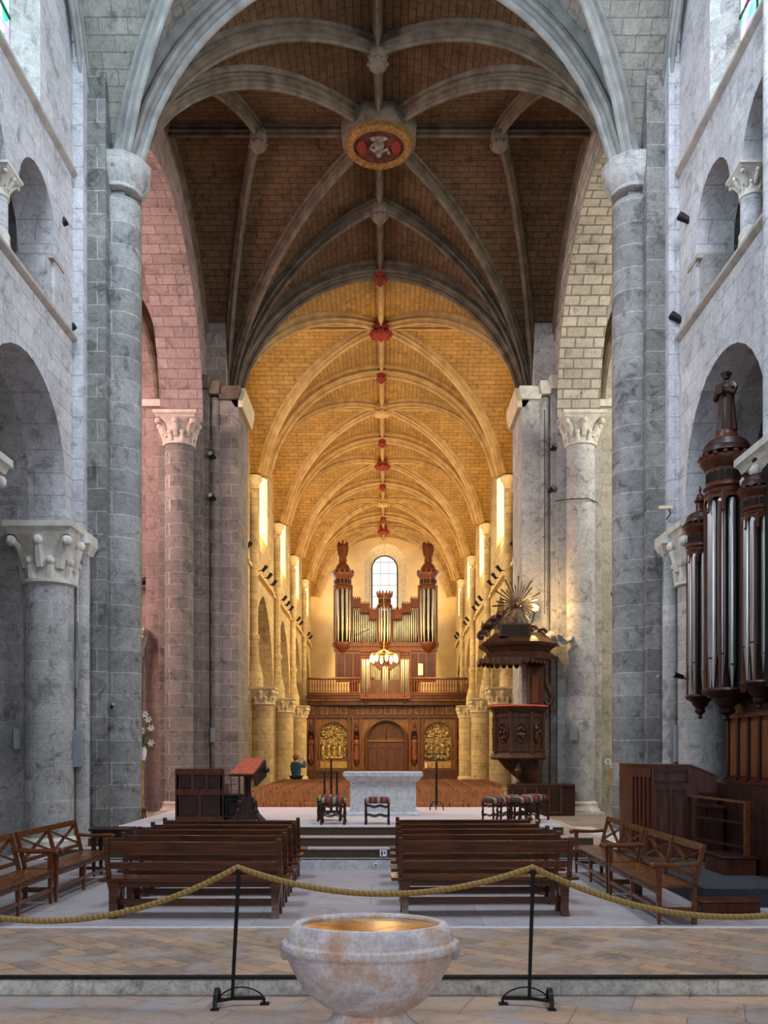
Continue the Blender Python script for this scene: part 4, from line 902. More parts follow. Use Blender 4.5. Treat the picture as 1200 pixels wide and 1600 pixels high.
for px, py in ((229, 1117), (218, 1130), (224, 1142), (238, 1138), (234, 1125), (238, 1161), (216, 1155), (210, 1120)):
    c = Vector((X(px, d) - X(222, d), -.08, zz(py))); aa = random.uniform(0, 6)
    q = MB(); dx, dz_ = .5 * cos(aa), .5
    for j in range(6):
        a = j * pi / 3; u = Vector((cos(a), -.3 + sin(a) * .3, sin(a))).normalized()
        q.ball(tuple(c + u * .035 + Vector((0, -.02, 0))), (.022, .016, .022), 6, 4); q.ball(tuple(c + u * .060 + Vector((0, -.03, 0))), (.018, .012, .018), 6, 4)
        q.loops([[c, c + Vector((.006, 0, 0)), c + Vector((0, 0, .006))], [c + u * .04 + Vector((0, -.03, 0)) + Vector((.018 * -sin(a), 0, .018 * cos(a))), c + u * .04 + Vector((0, -.03, 0)) - Vector((.018 * -sin(a), 0, .018 * cos(a))), c + u * .045 + Vector((0, -.04, 0))], [c + u * .085 + Vector((0, -.03, -.01)), c + u * .086 + Vector((.004, -.03, -.01)), c + u * .084 + Vector((0, -.034, -.006))]])
    q.build('lily_bloom', 'petal', t)
    MB().tube([(0, 0, zz(1178)), (c.x * .5, c.y * .5, (zz(1178) + c.z) / 2 + .05), tuple(c)], .005, 5).build('stem', 'leaf', t)
d = 18.2
t = thing('lily_arrangement', 'pair of pale lilies peeping out beside the right crossing pier', 'flowers', (X(958, d), d, 0))
MB().lathe([(.13, 0), (.13, .03), (.03, .06), (.02, 1.2), (.08, 1.24), (.09, 1.4)], n=12).build('stand', 'gild', t)
for px, py in ((948, 1190), (956, 1196), (962, 1202)):
    c = Vector((X(px, d) - X(958, d), -.1, zz(py))); q = MB()
    for j in range(6):
        a = j * pi / 3; u = Vector((cos(a), 0, sin(a)))
        q.ball(tuple(c + u * .045 + Vector((0, -.02, 0))), (.035, .02, .02), 6, 4)
    q.build('lily_bloom', 'petal', t); MB().tube([(0, 0, 1.35), tuple(c)], .006, 5).build('stem', 'leaf', t)

# ---- nave chairs
def make_chair(label, detailed=True):
    t = thing('straw_chair', label, 'chair', group='wooden chairs in the nave')
    MB().box(-.20, .20, -.2, .2, .42, .46).build('seat', 'chair', t)
    for sx in (-1, 1):
        MB().box(sx * .19 - .018, sx * .19 + .018, -.21, -.175, 0, .80).build('back_post', 'chair', t)
        MB().box(sx * .19 - .016, sx * .19 + .016, .17, .20, 0, .43).build('leg', 'chair', t)
    MB().box(-.21, .21, -.215, -.18, .72, .79).build('top_rail', 'chair', t)
    MB().box(-.19, .19, -.21, -.185, .32, .37).build('lower_rail', 'chair', t)
    q = MB()
    for i in range(5): q.box(-.15 + i * .075 - .014, -.15 + i * .075 + .014, -.205, -.19, .36, .74)
    q.build('back_slats', 'chair', t)
    q = MB()
    for i in range(7): q.lathe([(.008, .1), (.013, .16), (.008, .2), (.013, .26), (.008, .32)], -.165 + i * .055, -.19, 5)
    q.build('turned_spindles', 'chair', t)
    MB().box(-.19, .19, -.205, -.185, .08, .11).build('stretcher', 'chair', t)
    return t
c0 = make_chair('brown wooden nave chair')
far = MB(); far.box(-.20, .20, -.2, .2, .42, .46); far.box(-.21, .21, -.215, -.18, .66, .79)
for sx in (-1, 1): far.box(sx * .19 - .018, sx * .19 + .018, -.21, -.175, 0, .80); far.box(sx * .19 - .016, sx * .19 + .016, .17, .20, 0, .43)
for i in range(4): far.box(-.14 + i * .09 - .016, -.14 + i * .09 + .016, -.205, -.19, .46, .70)
farme = far.mesh('straw_chair', 'chair')
rown = ['first', 'second', 'third', 'fourth', 'fifth', 'sixth', 'seventh', 'eighth', 'ninth', 'tenth', 'eleventh']
used = False
for r in range(10):
    for s, nm in SIDES:
        for k in range(6):
            x = s * (.95 + .47 * k) + .12 + random.uniform(-.008, .008); y = 22.9 + .82 * r + (.55 if r else 0) + random.uniform(-.04, .04)
            if x > 3.2 and y < 26.5: continue
            lab = 'brown wooden nave chair, %s row behind the altar, %s seat %s of the middle' % (rown[r], rown[k], nm)
            if r < 2:
                o = c0 if not used else dup(c0, (0, 0, 0)); used = True
                o.location = (x, y, 0); o.rotation_euler = (0, 0, random.uniform(-.05, .05)); o['label'] = lab
            else:
                o = bpy.data.objects.new('straw_chair', farme); COL.objects.link(o); o.location = (x, y, 0); o.rotation_euler = (0, 0, random.uniform(-.08, .08)); tag(o, lab, 'chair', 'wooden chairs in the nave')

# ---- person taking a picture
def skinned(name, verts, edges, radii, mat, parent, root=0, lv=2):
    me = bpy.data.meshes.new(name); me.from_pydata(verts, edges, []); o = bpy.data.objects.new(name, me); COL.objects.link(o); o.parent = parent
    sk = o.modifiers.new('skin', 'SKIN')
    if not me.skin_vertices: 
        bm = bmesh.new(); bm.from_mesh(me); bm.verts.layers.skin.verify(); bm.to_mesh(me); bm.free()
    for i, r in enumerate(radii): me.skin_vertices[0].data[i].radius = r if isinstance(r, tuple) else (r, r); me.skin_vertices[0].data[i].use_root = (i == root)
    sk.use_smooth_shade = True
    sb = o.modifiers.new('sub', 'SUBSURF'); sb.levels = lv; sb.render_levels = lv
    me.materials.append(M[mat]); return o
t = thing('person', 'person in a blue jacket standing in the nave, raising a small camera', 'person', (X(462, 29.5), 31.6, 0), radians(-35))
t.location = (X(463, 31.6), 31.6, 0)
V = [(0, 0, .86), (0, 0, 1.06), (0, 0, 1.27), (0, 0, 1.37), (0, .01, 1.46), (0, .02, 1.56),
     (.17, 0, 1.28), (.28, .14, 1.20), (.12, .30, 1.44), (.08, .34, 1.49), (-.17, 0, 1.28), (-.26, .14, 1.20), (-.10, .30, 1.44), (-.06, .34, 1.49),
     (.10, 0, .80), (.11, 0, .45), (.11, 0, .07), (.12, .12, .03), (-.10, 0, .80), (-.11, 0, .45), (-.11, 0, .07), (-.12, .12, .03)]
E = [(0, 1), (1, 2), (2, 3), (3, 4), (4, 5), (2, 6), (6, 7), (7, 8), (8, 9), (2, 10), (10, 11), (11, 12), (12, 13), (0, 14), (14, 15), (15, 16), (16, 17), (0, 18), (18, 19), (19, 20), (20, 21)]
Rr = [(.16, .11), (.14, .10), (.16, .10), .05, .085, .08, .07, .048, .034, .032, .07, .048, .034, .032, .09, .06, .045, .035, .09, .06, .045, .035]
bo = skinned('body', V, E, Rr, 'skin', t)
JV = [V[0], V[1], V[2], (0, 0, 1.34), V[6], V[7], (.135, .27, 1.405), V[10], V[11], (-.115, .27, 1.405), (0, 0, .78)]
skinned('jacket', JV, [(10, 0), (0, 1), (1, 2), (2, 3), (2, 4), (4, 5), (5, 6), (2, 7), (7, 8), (8, 9)], [(.20, .15), (.19, .14), (.20, .14), .09, .095, .072, .055, .095, .072, .055, (.20, .15)], 'jacket', t, 1)
skinned('trousers', [V[0], V[14], V[15], (.11, 0, .1), V[18], V[19], (-.11, 0, .1)], [(0, 1), (1, 2), (2, 3), (0, 4), (4, 5), (5, 6)], [(.17, .12), .105, .08, .065, .105, .08, .065], 'dark', t)
MB().ball((0, -.02, 1.54), (.105, .12, .12), 12, 8).build('hair', 'hair', t)
for s in (-1, 1):
    q = MB()
    for k in range(4): q.tube([(s * .07, .34, 1.50 - .017 * k), (s * .05, .375, 1.505 - .017 * k), (s * .02, .38, 1.50 - .017 * k)], .008, 6)
    q.build('fingers', 'skin', t)
q = MB(); q.box(-.055, .055, .345, .365, 1.46, 1.53); q.lathe([(.02, 0), (.02, .03)], 0, 0, 8) if False else None
o = q.build('small_camera', 'white'); o.location = t.location; o.rotation_euler = t.rotation_euler; tag(o, 'small pale camera held up in the hands of the person in blue', 'camera')
# ================================================================== ORGANS
def arc_pts(x, y, r, a0, a1, n): return [(x + r * cos(radians(a0 + (a1 - a0) * i / n)), y + r * sin(radians(a0 + (a1 - a0) * i / n))) for i in range(n + 1)]
def pipe(parent, x, y, z0, z1, r, mat, foot, face=-90, mouth=True):
    zf = z0 + foot; a = radians(face); dx, dy = cos(a), sin(a)
    o = MB().lathe([(r * .22, z0), (r * .95, zf), (r, zf + r * .2), (r, z1 - .01), (r * .96, z1)], x, y, 14).build('pipe', mat, parent)
    if mouth:
        c = (x + dx * r * .80, y + dy * r * .80); q = MB(); sx, sy = -dy, dx
        q.loops([[(c[0] + sx * w_ + dx * e, c[1] + sy * w_ + dy * e, z_) for w_, e in ((-.72 * r, 0), (.72 * r, 0), (.5 * r, .26 * r), (-.5 * r, .26 * r))] for z_ in (zf + r * .25, zf + r * .65)])
        q.build('pipe_mouth', 'dark', o)
    return o
def crown(parent, x, y, r, z0, z1, mat, n=24, a0=0, a1=360, niches=7, merl=True, face=(200, 340)):
    """round castle-like turret head: cornice, arcade of niches with painted shade, flared gallery with merlons"""
    h = z1 - z0
    o = MB().lathe([(r * 1.02, z0), (r * 1.05, z0 + h * .04), (r * .97, z0 + h * .08), (r * .97, z0 + h * .12), (r * 1.1, z0 + h * .17), (r * 1.02, z0 + h * .22), (r * .96, z0 + h * .25),
                    (r * .96, z0 + h * .58), (r * 1.03, z0 + h * .62), (r * 1.2, z0 + h * .74), (r * 1.25, z0 + h * .78), (r * 1.25, z0 + h * .86), (r * .9, z0 + h * .87)], x, y, n).build('turret_crown', mat, parent)
    q = MB()
    for i in range(niches):
        a = radians(face[0] + (face[1] - face[0]) * i / (niches - 1)); w_ = r * .13; nx, ny = cos(a), sin(a); tx, ty = -ny, nx
        ap = arch(0, w_, z0 + h * .46, z0 + h * .29, n=6)
        q.slab(ap, [], lambda u, z_, t_, nx=nx, ny=ny, tx=tx, ty=ty: (x + nx * (r * .975 - t_) + tx * u, y + ny * (r * .975 - t_) + ty * u, z_), .05 * r)
    q.build('niche_shade', 'dark', o)  # solid dark slabs stand in for the shade inside the niches
    if merl:
        q = MB(); m = 14
        for i in range(m):
            a = 2 * pi * i / m; c, s_ = cos(a), sin(a)
            q.loops([[(x + c * rr + -s_ * w_, y + s_ * rr + c * w_, z_) for rr, w_ in ((r * 1.26, -.1 * r), (r * 1.26, .1 * r), (r * 1.12, .1 * r), (r * 1.12, -.1 * r))] for z_ in (z0 + h * .85, z1)])
        q.build('merlons', mat, o)
    return o
def figure(parent, x, y, z0, h, mat, wings=False, face=-90, arms='chest', hat=False, book=False):
    """a robed standing figure carved as one body"""
    fa = radians(face); c, s_ = cos(fa), sin(fa)
    def P(u, v, z): return (x + (-s_) * u * h + c * v * h, y + c * u * h + s_ * v * h, z0 + z * h)
    def ring(z, a, b, f=.0, oy=0, ox=0, n=28):
        if z < .83: a, b = a * 1.32, b * 1.3
        return [P(ox + a * cos(2 * pi * i / n) * (1 + f * cos(9 * 2 * pi * i / n)), oy + b * sin(2 * pi * i / n) * (1 + f * sin(7 * 2 * pi * i / n)), z) for i in range(n)]
    q = MB(); q.loops([ring(0, .135, .11, .10), ring(.05, .13, .105, .10), ring(.25, .115, .09, .09), ring(.42, .11, .085, .06), ring(.55, .105, .075, .03), ring(.66, .115, .075, .02), ring(.76, .13, .075), ring(.815, .115, .06), ring(.84, .05, .045), ring(.87, .035, .035)])
    q.ball(P(0, .012, .925), (.052 * h, .052 * h, .065 * h), 12, 9)
    q.ball(P(0, .065, .918), (.012 * h,) * 3, 6, 4)
    for sd in (-1, 1):
        e = P(sd * .165, .03, .63); hd = P(sd * .04, .13, .68) if arms == 'chest' else P(sd * .14, .10, .56)
        q.tube([P(sd * .13, 0, .78), P(sd * .18, .01, .70), P(sd * .195, .03, .61), hd], [.055 * h, .055 * h, .05 * h, .028 * h], 8); q.ball(hd, .025 * h, 7, 5)
    o = q.build('figure', mat, parent)
    q = MB(); q.ball(P(0, -.012, .94), (.058 * h, .058 * h, .06 * h), 10, 7)
    q.build('hair', mat, o)
    if hat:
        q = MB(); q.prism([P(a, b, 0)[:2] for a, b in ((-.06, -.06), (.06, -.06), (.06, .06), (-.06, .06))], z0 + .955 * h, z0 + 1.0 * h, 1.15); q.build('square_cap', mat, o)
    if wings:
        for sd in (-1, 1):
            q = MB(); q.loops([[P(sd * .06, -.09 - t_, .60), P(sd * .09, -.11 - t_, .88), P(sd * .18, -.11 - t_, .97), P(sd * .25, -.10 - t_, .88), P(sd * .26, -.10 - t_, .60), P(sd * .20, -.10 - t_, .28), P(sd * .14, -.09 - t_, .30)] for t_ in (0, .03)]); q.build('wing', mat, o)
    if book:
        q = MB(); q.loops([[P(u, .15 + t_, z_) for u, z_ in ((-.08, .62), (.06, .62), (.06, .78), (-.08, .78))] for t_ in (0, .03)]); q.build('book', mat, o)
    return o

# ---- great organ on its gallery
DO = 56.0; OX = .13; k = DO / F
xo = lambda px: X(px, DO); zo = lambda py: Z(py, DO)
org = thing('pipe_organ', 'great carved oak organ with two statue-topped towers on the gallery', 'organ', (0, 0, 0))
yb = DO + .55     # front plane of the flats
q = MB(); q.box(xo(523), xo(682), yb, yb + 1.5, zo(1062), zo(1010)); q.build('lower_case', 'organ', org)
q = MB(); q.box(xo(523), xo(682), yb + .25, yb + 1.5, zo(1010), zo(950)); q.build('case_back', 'dark', org)  # near-black back paints the shade between the pipes
for px in (549, 590, 612, 655, 522, 683):
    q = MB(); q.box(xo(px) - .06, xo(px) + .06, yb - .08, yb + .3, zo(1006), zo(912) if px not in (590, 612) else zo(944)); q.build('case_upright', 'organ', org)
q = MB(); q.box(xo(519), xo(686), yb - .25, yb + .3, zo(1009), zo(1003)); q.box(xo(521), xo(684), yb - .12, yb + .3, zo(1016), zo(1009)); q.build('main_cornice', 'organ', org)
# crenellated tops of the flats
flats = [(550, 563, 945, 933), (563, 577, 953, 941), (577, 589, 963, 950), (656 - .5, 642, 945, 933), (642, 628, 953, 941), (628, 614, 963, 950)]
for a, b_, y1, y0 in flats:
    x0, x1 = sorted((xo(a), xo(b_))); q = MB(); q.box(x0, x1, yb - .05, yb + .25, zo(y1) - .08, zo(y0)); q.box(x0 - .02, x1 + .02, yb - .10, yb + .25, zo(y0) - .12, zo(y0))
    for i in range(4):
        c = x0 + (x1 - x0) * (i + .5) / 4; q.box(c - .035, c + .035, yb - .08, yb + .1, zo(y0), zo(y0) + .12)
    for i in range(5): 
        c = x0 + (x1 - x0) * (i + .5) / 5; q.box(c - .015, c + .015, yb - .065, yb, zo(y1) - .22, zo(y1) - .05)
    q.build('stepped_cornice', 'organ', org)
    n = 5 if abs(a - b_) > 13.5 else 4
    for i in range(n):
        x = x0 + (x1 - x0) * (i + .5) / n; pipe(org, x, yb + .08, zo(1002), zo(y1) - .10, (x1 - x0) / n * .34, 'pipe_gold', .45 + .18 * abs(i - 2 + (2 if a in (577, 628) else 0)), mouth=False)
for s in (-1, 1):
    c = (520.5 + 549) / 2 if s < 0 else (655 + 684.5) / 2; x = xo(c); r = 14.2 * k
    MB().lathe([(.05, zo(1023)), (.12, zo(1021)), (.2, zo(1018)), (r * .8, zo(1012)), (r * 1.1, zo(1006)), (r * 1.1, zo(1003)), (r, zo(1002))], x, yb + .1, 24).build('tower_corbel', 'organ', org)
    crown(org, x, yb + .1, r * 1.0, zo(919), zo(889), 'organ')
    MB().lathe([(r * .92, zo(892)), (r * .90, zo(889)), (r * .80, zo(884)), (r * .58, zo(879)), (r * .35, zo(876)), (r * .3, zo(873)), (.02, zo(872.5))], x, yb + .1, 20).build('dome', 'organ', org)
    for i in range(5):
        a = radians(-165 + 37.5 * i); pipe(org, x + r * .78 * cos(a), yb + .1 + r * .78 * sin(a), zo(1002), zo(918), r * .165, 'pipe_gold', .75, face=math.degrees(a), mouth=False)
    MB().lathe([(r * .5, zo(1002)), (r * .5, zo(918))], x, yb + .2, 12).build('tower_core', 'dark', org)
    f = thing('angel_statue', 'carved wooden winged angel on the %s organ tower' % ('left' if s < 0 else 'right'), 'statue', (0, 0, 0))
    figure(f, x, yb + .1, zo(875), 35 * k, 'organ', wings=True)
c = xo(601); r = 10.5 * k
crown(org, c, yb + .0, r, zo(948), zo(922), 'organ')
for i in range(5):
    a = radians(-160 + 35 * i); pipe(org, c + r * .78 * cos(a), yb + r * .78 * sin(a), zo(1002), zo(947), r * .16, 'pipe_gold', .6, face=math.degrees(a), mouth=False)
MB().lathe([(.08, zo(1022)), (.2, zo(1018)), (r * .7, zo(1010)), (r * 1.12, zo(1004)), (r, zo(1002))], c, yb, 20).build('tower_corbel', 'organ', org)
q = MB()
for i in range(9): q.tube([(xo(552) + i * .115 * 1.0, yb - .02, zo(992) + i * .05), (xo(552) + (i + 1) * .115, yb - .02, zo(992) + (i + 1) * .05)], .02, 5)
q.build('curved_rail', 'organ', org)
# panels of the lower case
q, qp = MB(), MB(); panelled(q, qp, xo(524), xo(566), zo(1060), zo(1018), yb, 3, .05, .12); panelled(q, qp, xo(640), xo(681), zo(1060), zo(1018), yb, 3, .05, .12); q.build('case_frame', 'organ', org); qp.build('case_panel', 'mahog', org)

# ---- smaller organ on the balustrade
d = 53.35; k2 = d / F; xp = lambda px: X(px, d); zp = lambda py: Z(py, d)
po = thing('positive_organ', 'small organ case with three pipe towers in the middle of the balustrade', 'organ', (0, 0, 0))
MB().box(xp(565), xp(639), d + .1, d + .7, zp(1092), zp(1062)).build('case_body', 'screen_dark', po)
MB().box(xp(563), xp(641), d - .15, d + .7, zp(1092), zp(1086)).build('case_sill', 'organ', po)
for c_ in (571.5, 632.5):
    x = xp(c_); r = 7 * k2; crown(po, x, d + .1, r, zp(1030), zp(1015), 'organ', merl=False)
    for i in range(4):
        a = radians(-160 + 46.7 * i); pipe(po, x + r * .72 * cos(a), d + .1 + r * .72 * sin(a), zp(1086), zp(1030), r * .24, 'pipe_gold', .5, face=math.degrees(a), mouth=False)
    MB().lathe([(.05, zp(1098)), (.12, zp(1094)), (r * .8, zp(1090)), (r * 1.1, zp(1087)), (r, zp(1086))], x, d + .1, 16).build('tower_corbel', 'organ', po)
    for e in (-1, 1): MB().box(x + e * r * 1.05 - .03, x + e * r * 1.05 + .03, d, d + .3, zp(1088), zp(1028)).build('case_upright', 'organ', po)
x = xp(602); r = 5 * k2; crown(po, x, d + .1, r, zp(1041), zp(1031), 'organ', merl=False)
for i in range(3):
    a = radians(-150 + 60 * i); pipe(po, x + r * .7 * cos(a), d + .1 + r * .7 * sin(a), zp(1086), zp(1041), r * .30, 'pipe_gold', .4, face=math.degrees(a), mouth=False)
MB().lathe([(.04, zp(1097)), (.1, zp(1093)), (r, zp(1088)), (r, zp(1086))], x, d + .1, 14).build('tower_corbel', 'organ', po)
for s in (-1, 1):
    for i in range(6):
        px = 602 + s * (8.5 + 2.6 * i); top = 1047 - i * 2.4; pipe(po, xp(px), d + .25, zp(1084), zp(top), .042, 'pipe_gold', .35 + .03 * i, mouth=False)
    a, b_ = xp(602 + s * 6), xp(602 + s * 24)
    q = MB(); q.bar((a, d + .2, zp(1044)), (b_, d + .2, zp(1030)), .12, .22); q.build('sloping_cornice', 'organ', po)
    MB().box(min(a, b_), max(a, b_), d + .3, d + .6, zp(1086), zp(1036)).build('flat_back', 'screen_dark', po)

# ---- gallery: carved screen below, cornice, balustrade
d = 54.0; xs = lambda px: X(px, d); zs = lambda py: Z(py, d)
sc = thing('carved_screen', 'carved oak screen with arched doors and gilded reliefs under the organ gallery', 'screen', (0, 0, 0))
x0, x1 = xs(478), xs(732)
dh = arch(xs(603.5), 29 * d / F, zs(1157), -.05, n=20)
rh = [arch(xs(c_), 21.5 * d / F, zs(1150), zs(1187), n=14) for c_ in (521.5, 683.5)]
nh = [arch(xs(c_), 5.5 * d / F, zs(1149), zs(1187), n=10) for c_ in (485.5, 557, 647.5, 719)]
q = MB().slab([(x0, 0.0), (x1, 0.0), (x1, zs(1121)), (x0, zs(1121))], [dh] + rh + nh, lambda a, b_, t_: (a, d + t_, b_), .35)
q.build('panelling', 'screen', sc)
MB().box(x0, x1, d + .35, d + .45, 0, zs(1121)).build('backing', 'screen_dark', sc)  # darker oak puts the shade of the recesses into the colour
MB().box(x0 - .05, x1 + .05, d - .12, d + .4, zs(1122), zs(1118)).build('lower_cornice', 'screen_dark', sc)
MB().box(x0, x1, d - .02, d + .4, zs(1118), zs(1102)).build('frieze', 'screen_dark', sc)  # darker than the medallions to paint the shade behind them
for i in range(14):
    px = [486, 507, 522, 537, 563, 578, 590, 606, 621, 636, 655, 671, 687, 702][i]
    q = MB(); c_ = (xs(px), zs(1110)); w_ = .24 if i else .18; q.slab([(c_[0] - w_, c_[1] - .24), (c_[0] + w_, c_[1] - .24), (c_[0] + w_, c_[1] + .24), (c_[0] - w_, c_[1] + .24)], [[(c_[0] + .18 * cos(a), c_[1] + .18 * sin(a)) for a in [2 * pi * j / 14 for j in range(14)]]], lambda a, b_, t_: (a, d - .07 + t_, b_), .05)
    q.tube([(c_[0] + .11 * cos(a), d - .04, c_[1] + .11 * sin(a)) for a in [2 * pi * j / 10 for j in range(11)]], .025, 5)
    q.build('frieze_medallion', 'screen', sc)
for px in (478, 493, 545, 551.5, 563, 640.5, 654, 660, 712.5, 731):
    q = MB(); q.box(xs(px) - .05, xs(px) + .05, d - .16, d + .05, .45, zs(1121)); q.box(xs(px) - .10, xs(px) + .10, d - .13, d + .05, .0, .45); q.build('pilaster', 'organ', sc)
MB().box(x0, xs(574), d - .15, d + .1, 0, zs(1203)).build('base_board', 'screen_dark', sc)
MB().box(xs(634), x1, d - .15, d + .1, 0, zs(1203)).build('base_board', 'screen_dark', sc)
q = MB(); ap = arch(xs(603.5), 32 * d / F, zs(1157), .45, n=24); q.tube([(a, d - .03, b_) for a, b_ in ap], .10, 8); q.tube([(a * .965 + xs(603.5) * .035, d - .06, b_) for a, b_ in ap], .05, 6); q.build('door_arch', 'screen_dark', sc)
# doors
for s in (-1, 1):
    c_ = xs(603.5); w_ = 29 * d / F; zz0, zz1 = .1, zs(1159)
    dr = MB(); dr.box(min(c_, c_ + s * w_), max(c_, c_ + s * w_), d + .20, d + .28, zz0, zz1)
    dd = dr.build('door', 'screen_dark', sc)
    q = MB()
    for i in range(2):
        cc = c_ + s * w_ * (.27 + .46 * i); hw = w_ * .19
        outer = [(cc - hw - .05, zz0 + .1), (cc + hw + .05, zz0 + .1), (cc + hw + .05, zz1 - .05), (cc - hw - .05, zz1 - .05)]
        q.slab(outer, [arch(cc, hw, zz1 - .55, zz0 + .18, n=8)], lambda a, b_, t_: (a, d + .16 + t_, b_), .05)
    q.build('door_panel', 'screen_dark', dd)
    q = MB(); q.slab([(c_ + s * .03, zs(1157))] + [(c_ + s * w_ * .97 * cos(a), zs(1157) + w_ * .97 * sin(a)) for a in [pi / 2 * j / 10 for j in range(11)]], [], lambda a, b_, t_: (a, d + .2 + t_, b_), .06); q.build('tympanum_panel', 'screen_dark', sc)
    q = MB(); q.tube([(c_ + s * .1, d + .18, zs(1155)), (c_ + s * .1, d + .18, zs(1134)), (c_ + s * .5 * w_, d + .18, zs(1138)), (c_ + s * .9 * w_, d + .18, zs(1155)), (c_ + s * .1, d + .18, zs(1155))], .03, 5); q.build('tympanum_moulding', 'screen', sc)
q = MB(); q.box(xs(574), xs(633), d + .12, d + .3, zs(1159), zs(1156)); q.build('door_lintel', 'screen', sc)
# reliefs with crowds of small gilded figures
rnd = random.Random(3)
for c_, nm in ((521.5, 'left'), (683.5, 'right')):
    q = MB(); hw = 21 * d / F; cxr = xs(c_)
    for i in range(5):
        x = cxr + (i - 2) * hw * .42; z_ = zs(1187) + .05 + rnd.uniform(0, .25); h_ = rnd.uniform(.75, 1.05)
        q.loops([[(x + a * w_ * (1 + .15 * sin(3 * t_)), d + .28 + b_ * w_ * .7, z_ + zz * h_) for a, b_, t_ in [(cos(t), sin(t), t) for t in [2 * pi * j / 10 for j in range(10)]]] for w_, zz in ((.16, 0), (.13, .4), (.15, .7), (.06, .82))])
        q.ball((x, d + .2, z_ + h_ * .92), .085, 8, 6); q.tube([(x + .1, d + .2, z_ + h_ * .7), (x + .22, d + .12, z_ + h_ * .6), (x + .2, d + .08, z_ + h_ * .85)], .035, 5)
    for i in range(60):
        a = rnd.uniform(0, pi); rr = rnd.uniform(.3, .95) * hw; q.ball((cxr + rr * cos(a), d + .3, zs(1150) - .1 + rr * sin(a) * .95), (rnd.uniform(.06, .16), .07, rnd.uniform(.06, .14)), 7, 5)
    for i in range(12): q.ball((cxr + rnd.uniform(-.9, .9) * hw, d + .2, zs(1187) + rnd.uniform(.02, .25)), (.14, .1, .1), 7, 5)
    q.build('gilded_relief', 'gold', sc)
    MB().slab(arch(cxr, 21.4 * d / F, zs(1150), zs(1187), n=14), [], lambda a, b_, t_: (a, d + .33 + t_, b_), .02).build('gilded_ground', 'gold', sc)
    MB().box(cxr - hw, cxr + hw, d - .04, d + .1, zs(1200), zs(1190)).build('relief_sill', 'gild', sc)
    q = MB(); q.tube([(a, d - .02, b_) for a, b_ in arch(cxr, 22.5 * d / F, zs(1150), zs(1187), n=18)], .05, 6); q.build('relief_arch', 'screen', sc)
for c_, lab in ((485.5, 'leftmost'), (557, 'second from left'), (647.5, 'third from left'), (719, 'rightmost')):
    f = thing('niche_statue', 'small red-brown saint figure, %s of the four in the screen niches' % lab, 'statue', (0, 0, 0))
    figure(f, xs(c_), d + .02, zs(1186.5), 1.42, 'organ', arms='chest' if c_ < 600 else 'low')
    q = MB(); q.lathe([(.06, zs(1199)), (.10, zs(1196)), (.2, zs(1190)), (.22, zs(1187.5)), (.22, zs(1186.5))], xs(c_), d + .05, 12); q.build('bracket', 'screen_dark', sc)
    q = MB(); q.lathe([(.16, zs(1143)), (.17, zs(1141)), (.08, zs(1138)), (.12, zs(1133)), (.03, zs(1125))], xs(c_), d + .02, 8); q.build('canopy', 'screen_dark', sc)
# cornice and gallery floor, curved outwards at the sides
gl = thing('organ_gallery', 'dark oak gallery floor and turned balustrade carrying the organ', 'gallery', (0, 0, 0))
def gcurve(e=0, n=24):
    out = []
    for i in range(n + 1):
        u = -1 + 2 * i / n; x = OX + .12 + u * (4.82); y = d - .12 - e * .8 - .35 * (1 - abs(u) ** 3); out.append((x, y))
    return out
for e, z0_, z1_, m_ in ((.0, zs(1102), zs(1096), 'screen_dark'), (.12, zs(1096), zs(1092), 'screen'), (.22, zs(1092), zs(1087), 'screen_dark'), (.28, zs(1087), zs(1085), 'organ')):
    q = MB(); c_ = gcurve(e); q.prism(c_ + [(c_[-1][0], d + 3.5 if e == 0 else d), (c_[0][0], d + 3.5 if e == 0 else d)], z0_, z1_); q.build('cornice_moulding', m_, gl)
MB().box(x0, x1, d - .1, 61.5, zs(1090), zs(1087)).build('gallery_floor', 'screen_dark', gl)
c_ = gcurve(.15, 60)
for part_ in (c_[:26], c_[35:]):
    for z_, r_ in ((zs(1061), .07), (zs(1083.5), .05)):
        MB().tube([(a, b_, z_) for a, b_ in part_], r_, 8).build('handrail' if r_ > .06 else 'bottom_rail', 'organ', gl)
    for a, b_ in part_:
        MB().lathe([(.03, zs(1083)), (.045, zs(1080)), (.03, zs(1077)), (.05, zs(1072)), (.03, zs(1067)), (.04, zs(1063))], a, b_, 7).build('baluster', 'organ', gl)
o = MB().box(X(657, 53.9) - .02 - .12, X(657, 53.9) + .14, 53.9, 53.93, Z(1055, 53.9), Z(1037, 53.9)).build('banner', 'cream_paper'); tag(o, 'small cream banner standing at the organ gallery rail, right', 'banner')
MB().cyl((X(657, 53.9), 53.95, Z(1088, 53.9)), (X(657, 53.9), 53.95, Z(1030, 53.9)), .02, n=6).build('pole', 'organ', o)
for px, w_ in ((554, 7), (645, 9)):
    o = MB().box(X(px - w_, 54.5), X(px + w_, 54.5), 54.3, 54.7, 5.1, Z(1067, 54.5)).build('choir_stall', 'mahog'); tag(o, 'red-brown wooden stall behind the gallery rail, %s of the small organ' % ('left' if px < 600 else 'right'), 'stall')
    MB().box(X(px - w_ - 1, 54.5), X(px + w_ + 1, 54.5), 54.25, 54.75, Z(1067, 54.5), Z(1065, 54.5)).build('stall_top', 'organ', o)
o = MB().box(xs(664), xs(666.5), d - .25, d - .2, zs(1200), zs(1192)).build('notice_card', 'white'); 
o2 = MB().box(xs(661), xs(668), d - .2, d - .12, zs(1203), zs(1200)).build('card_foot', 'screen', o); tag(o, 'small white card on the right base ledge of the screen', 'card')

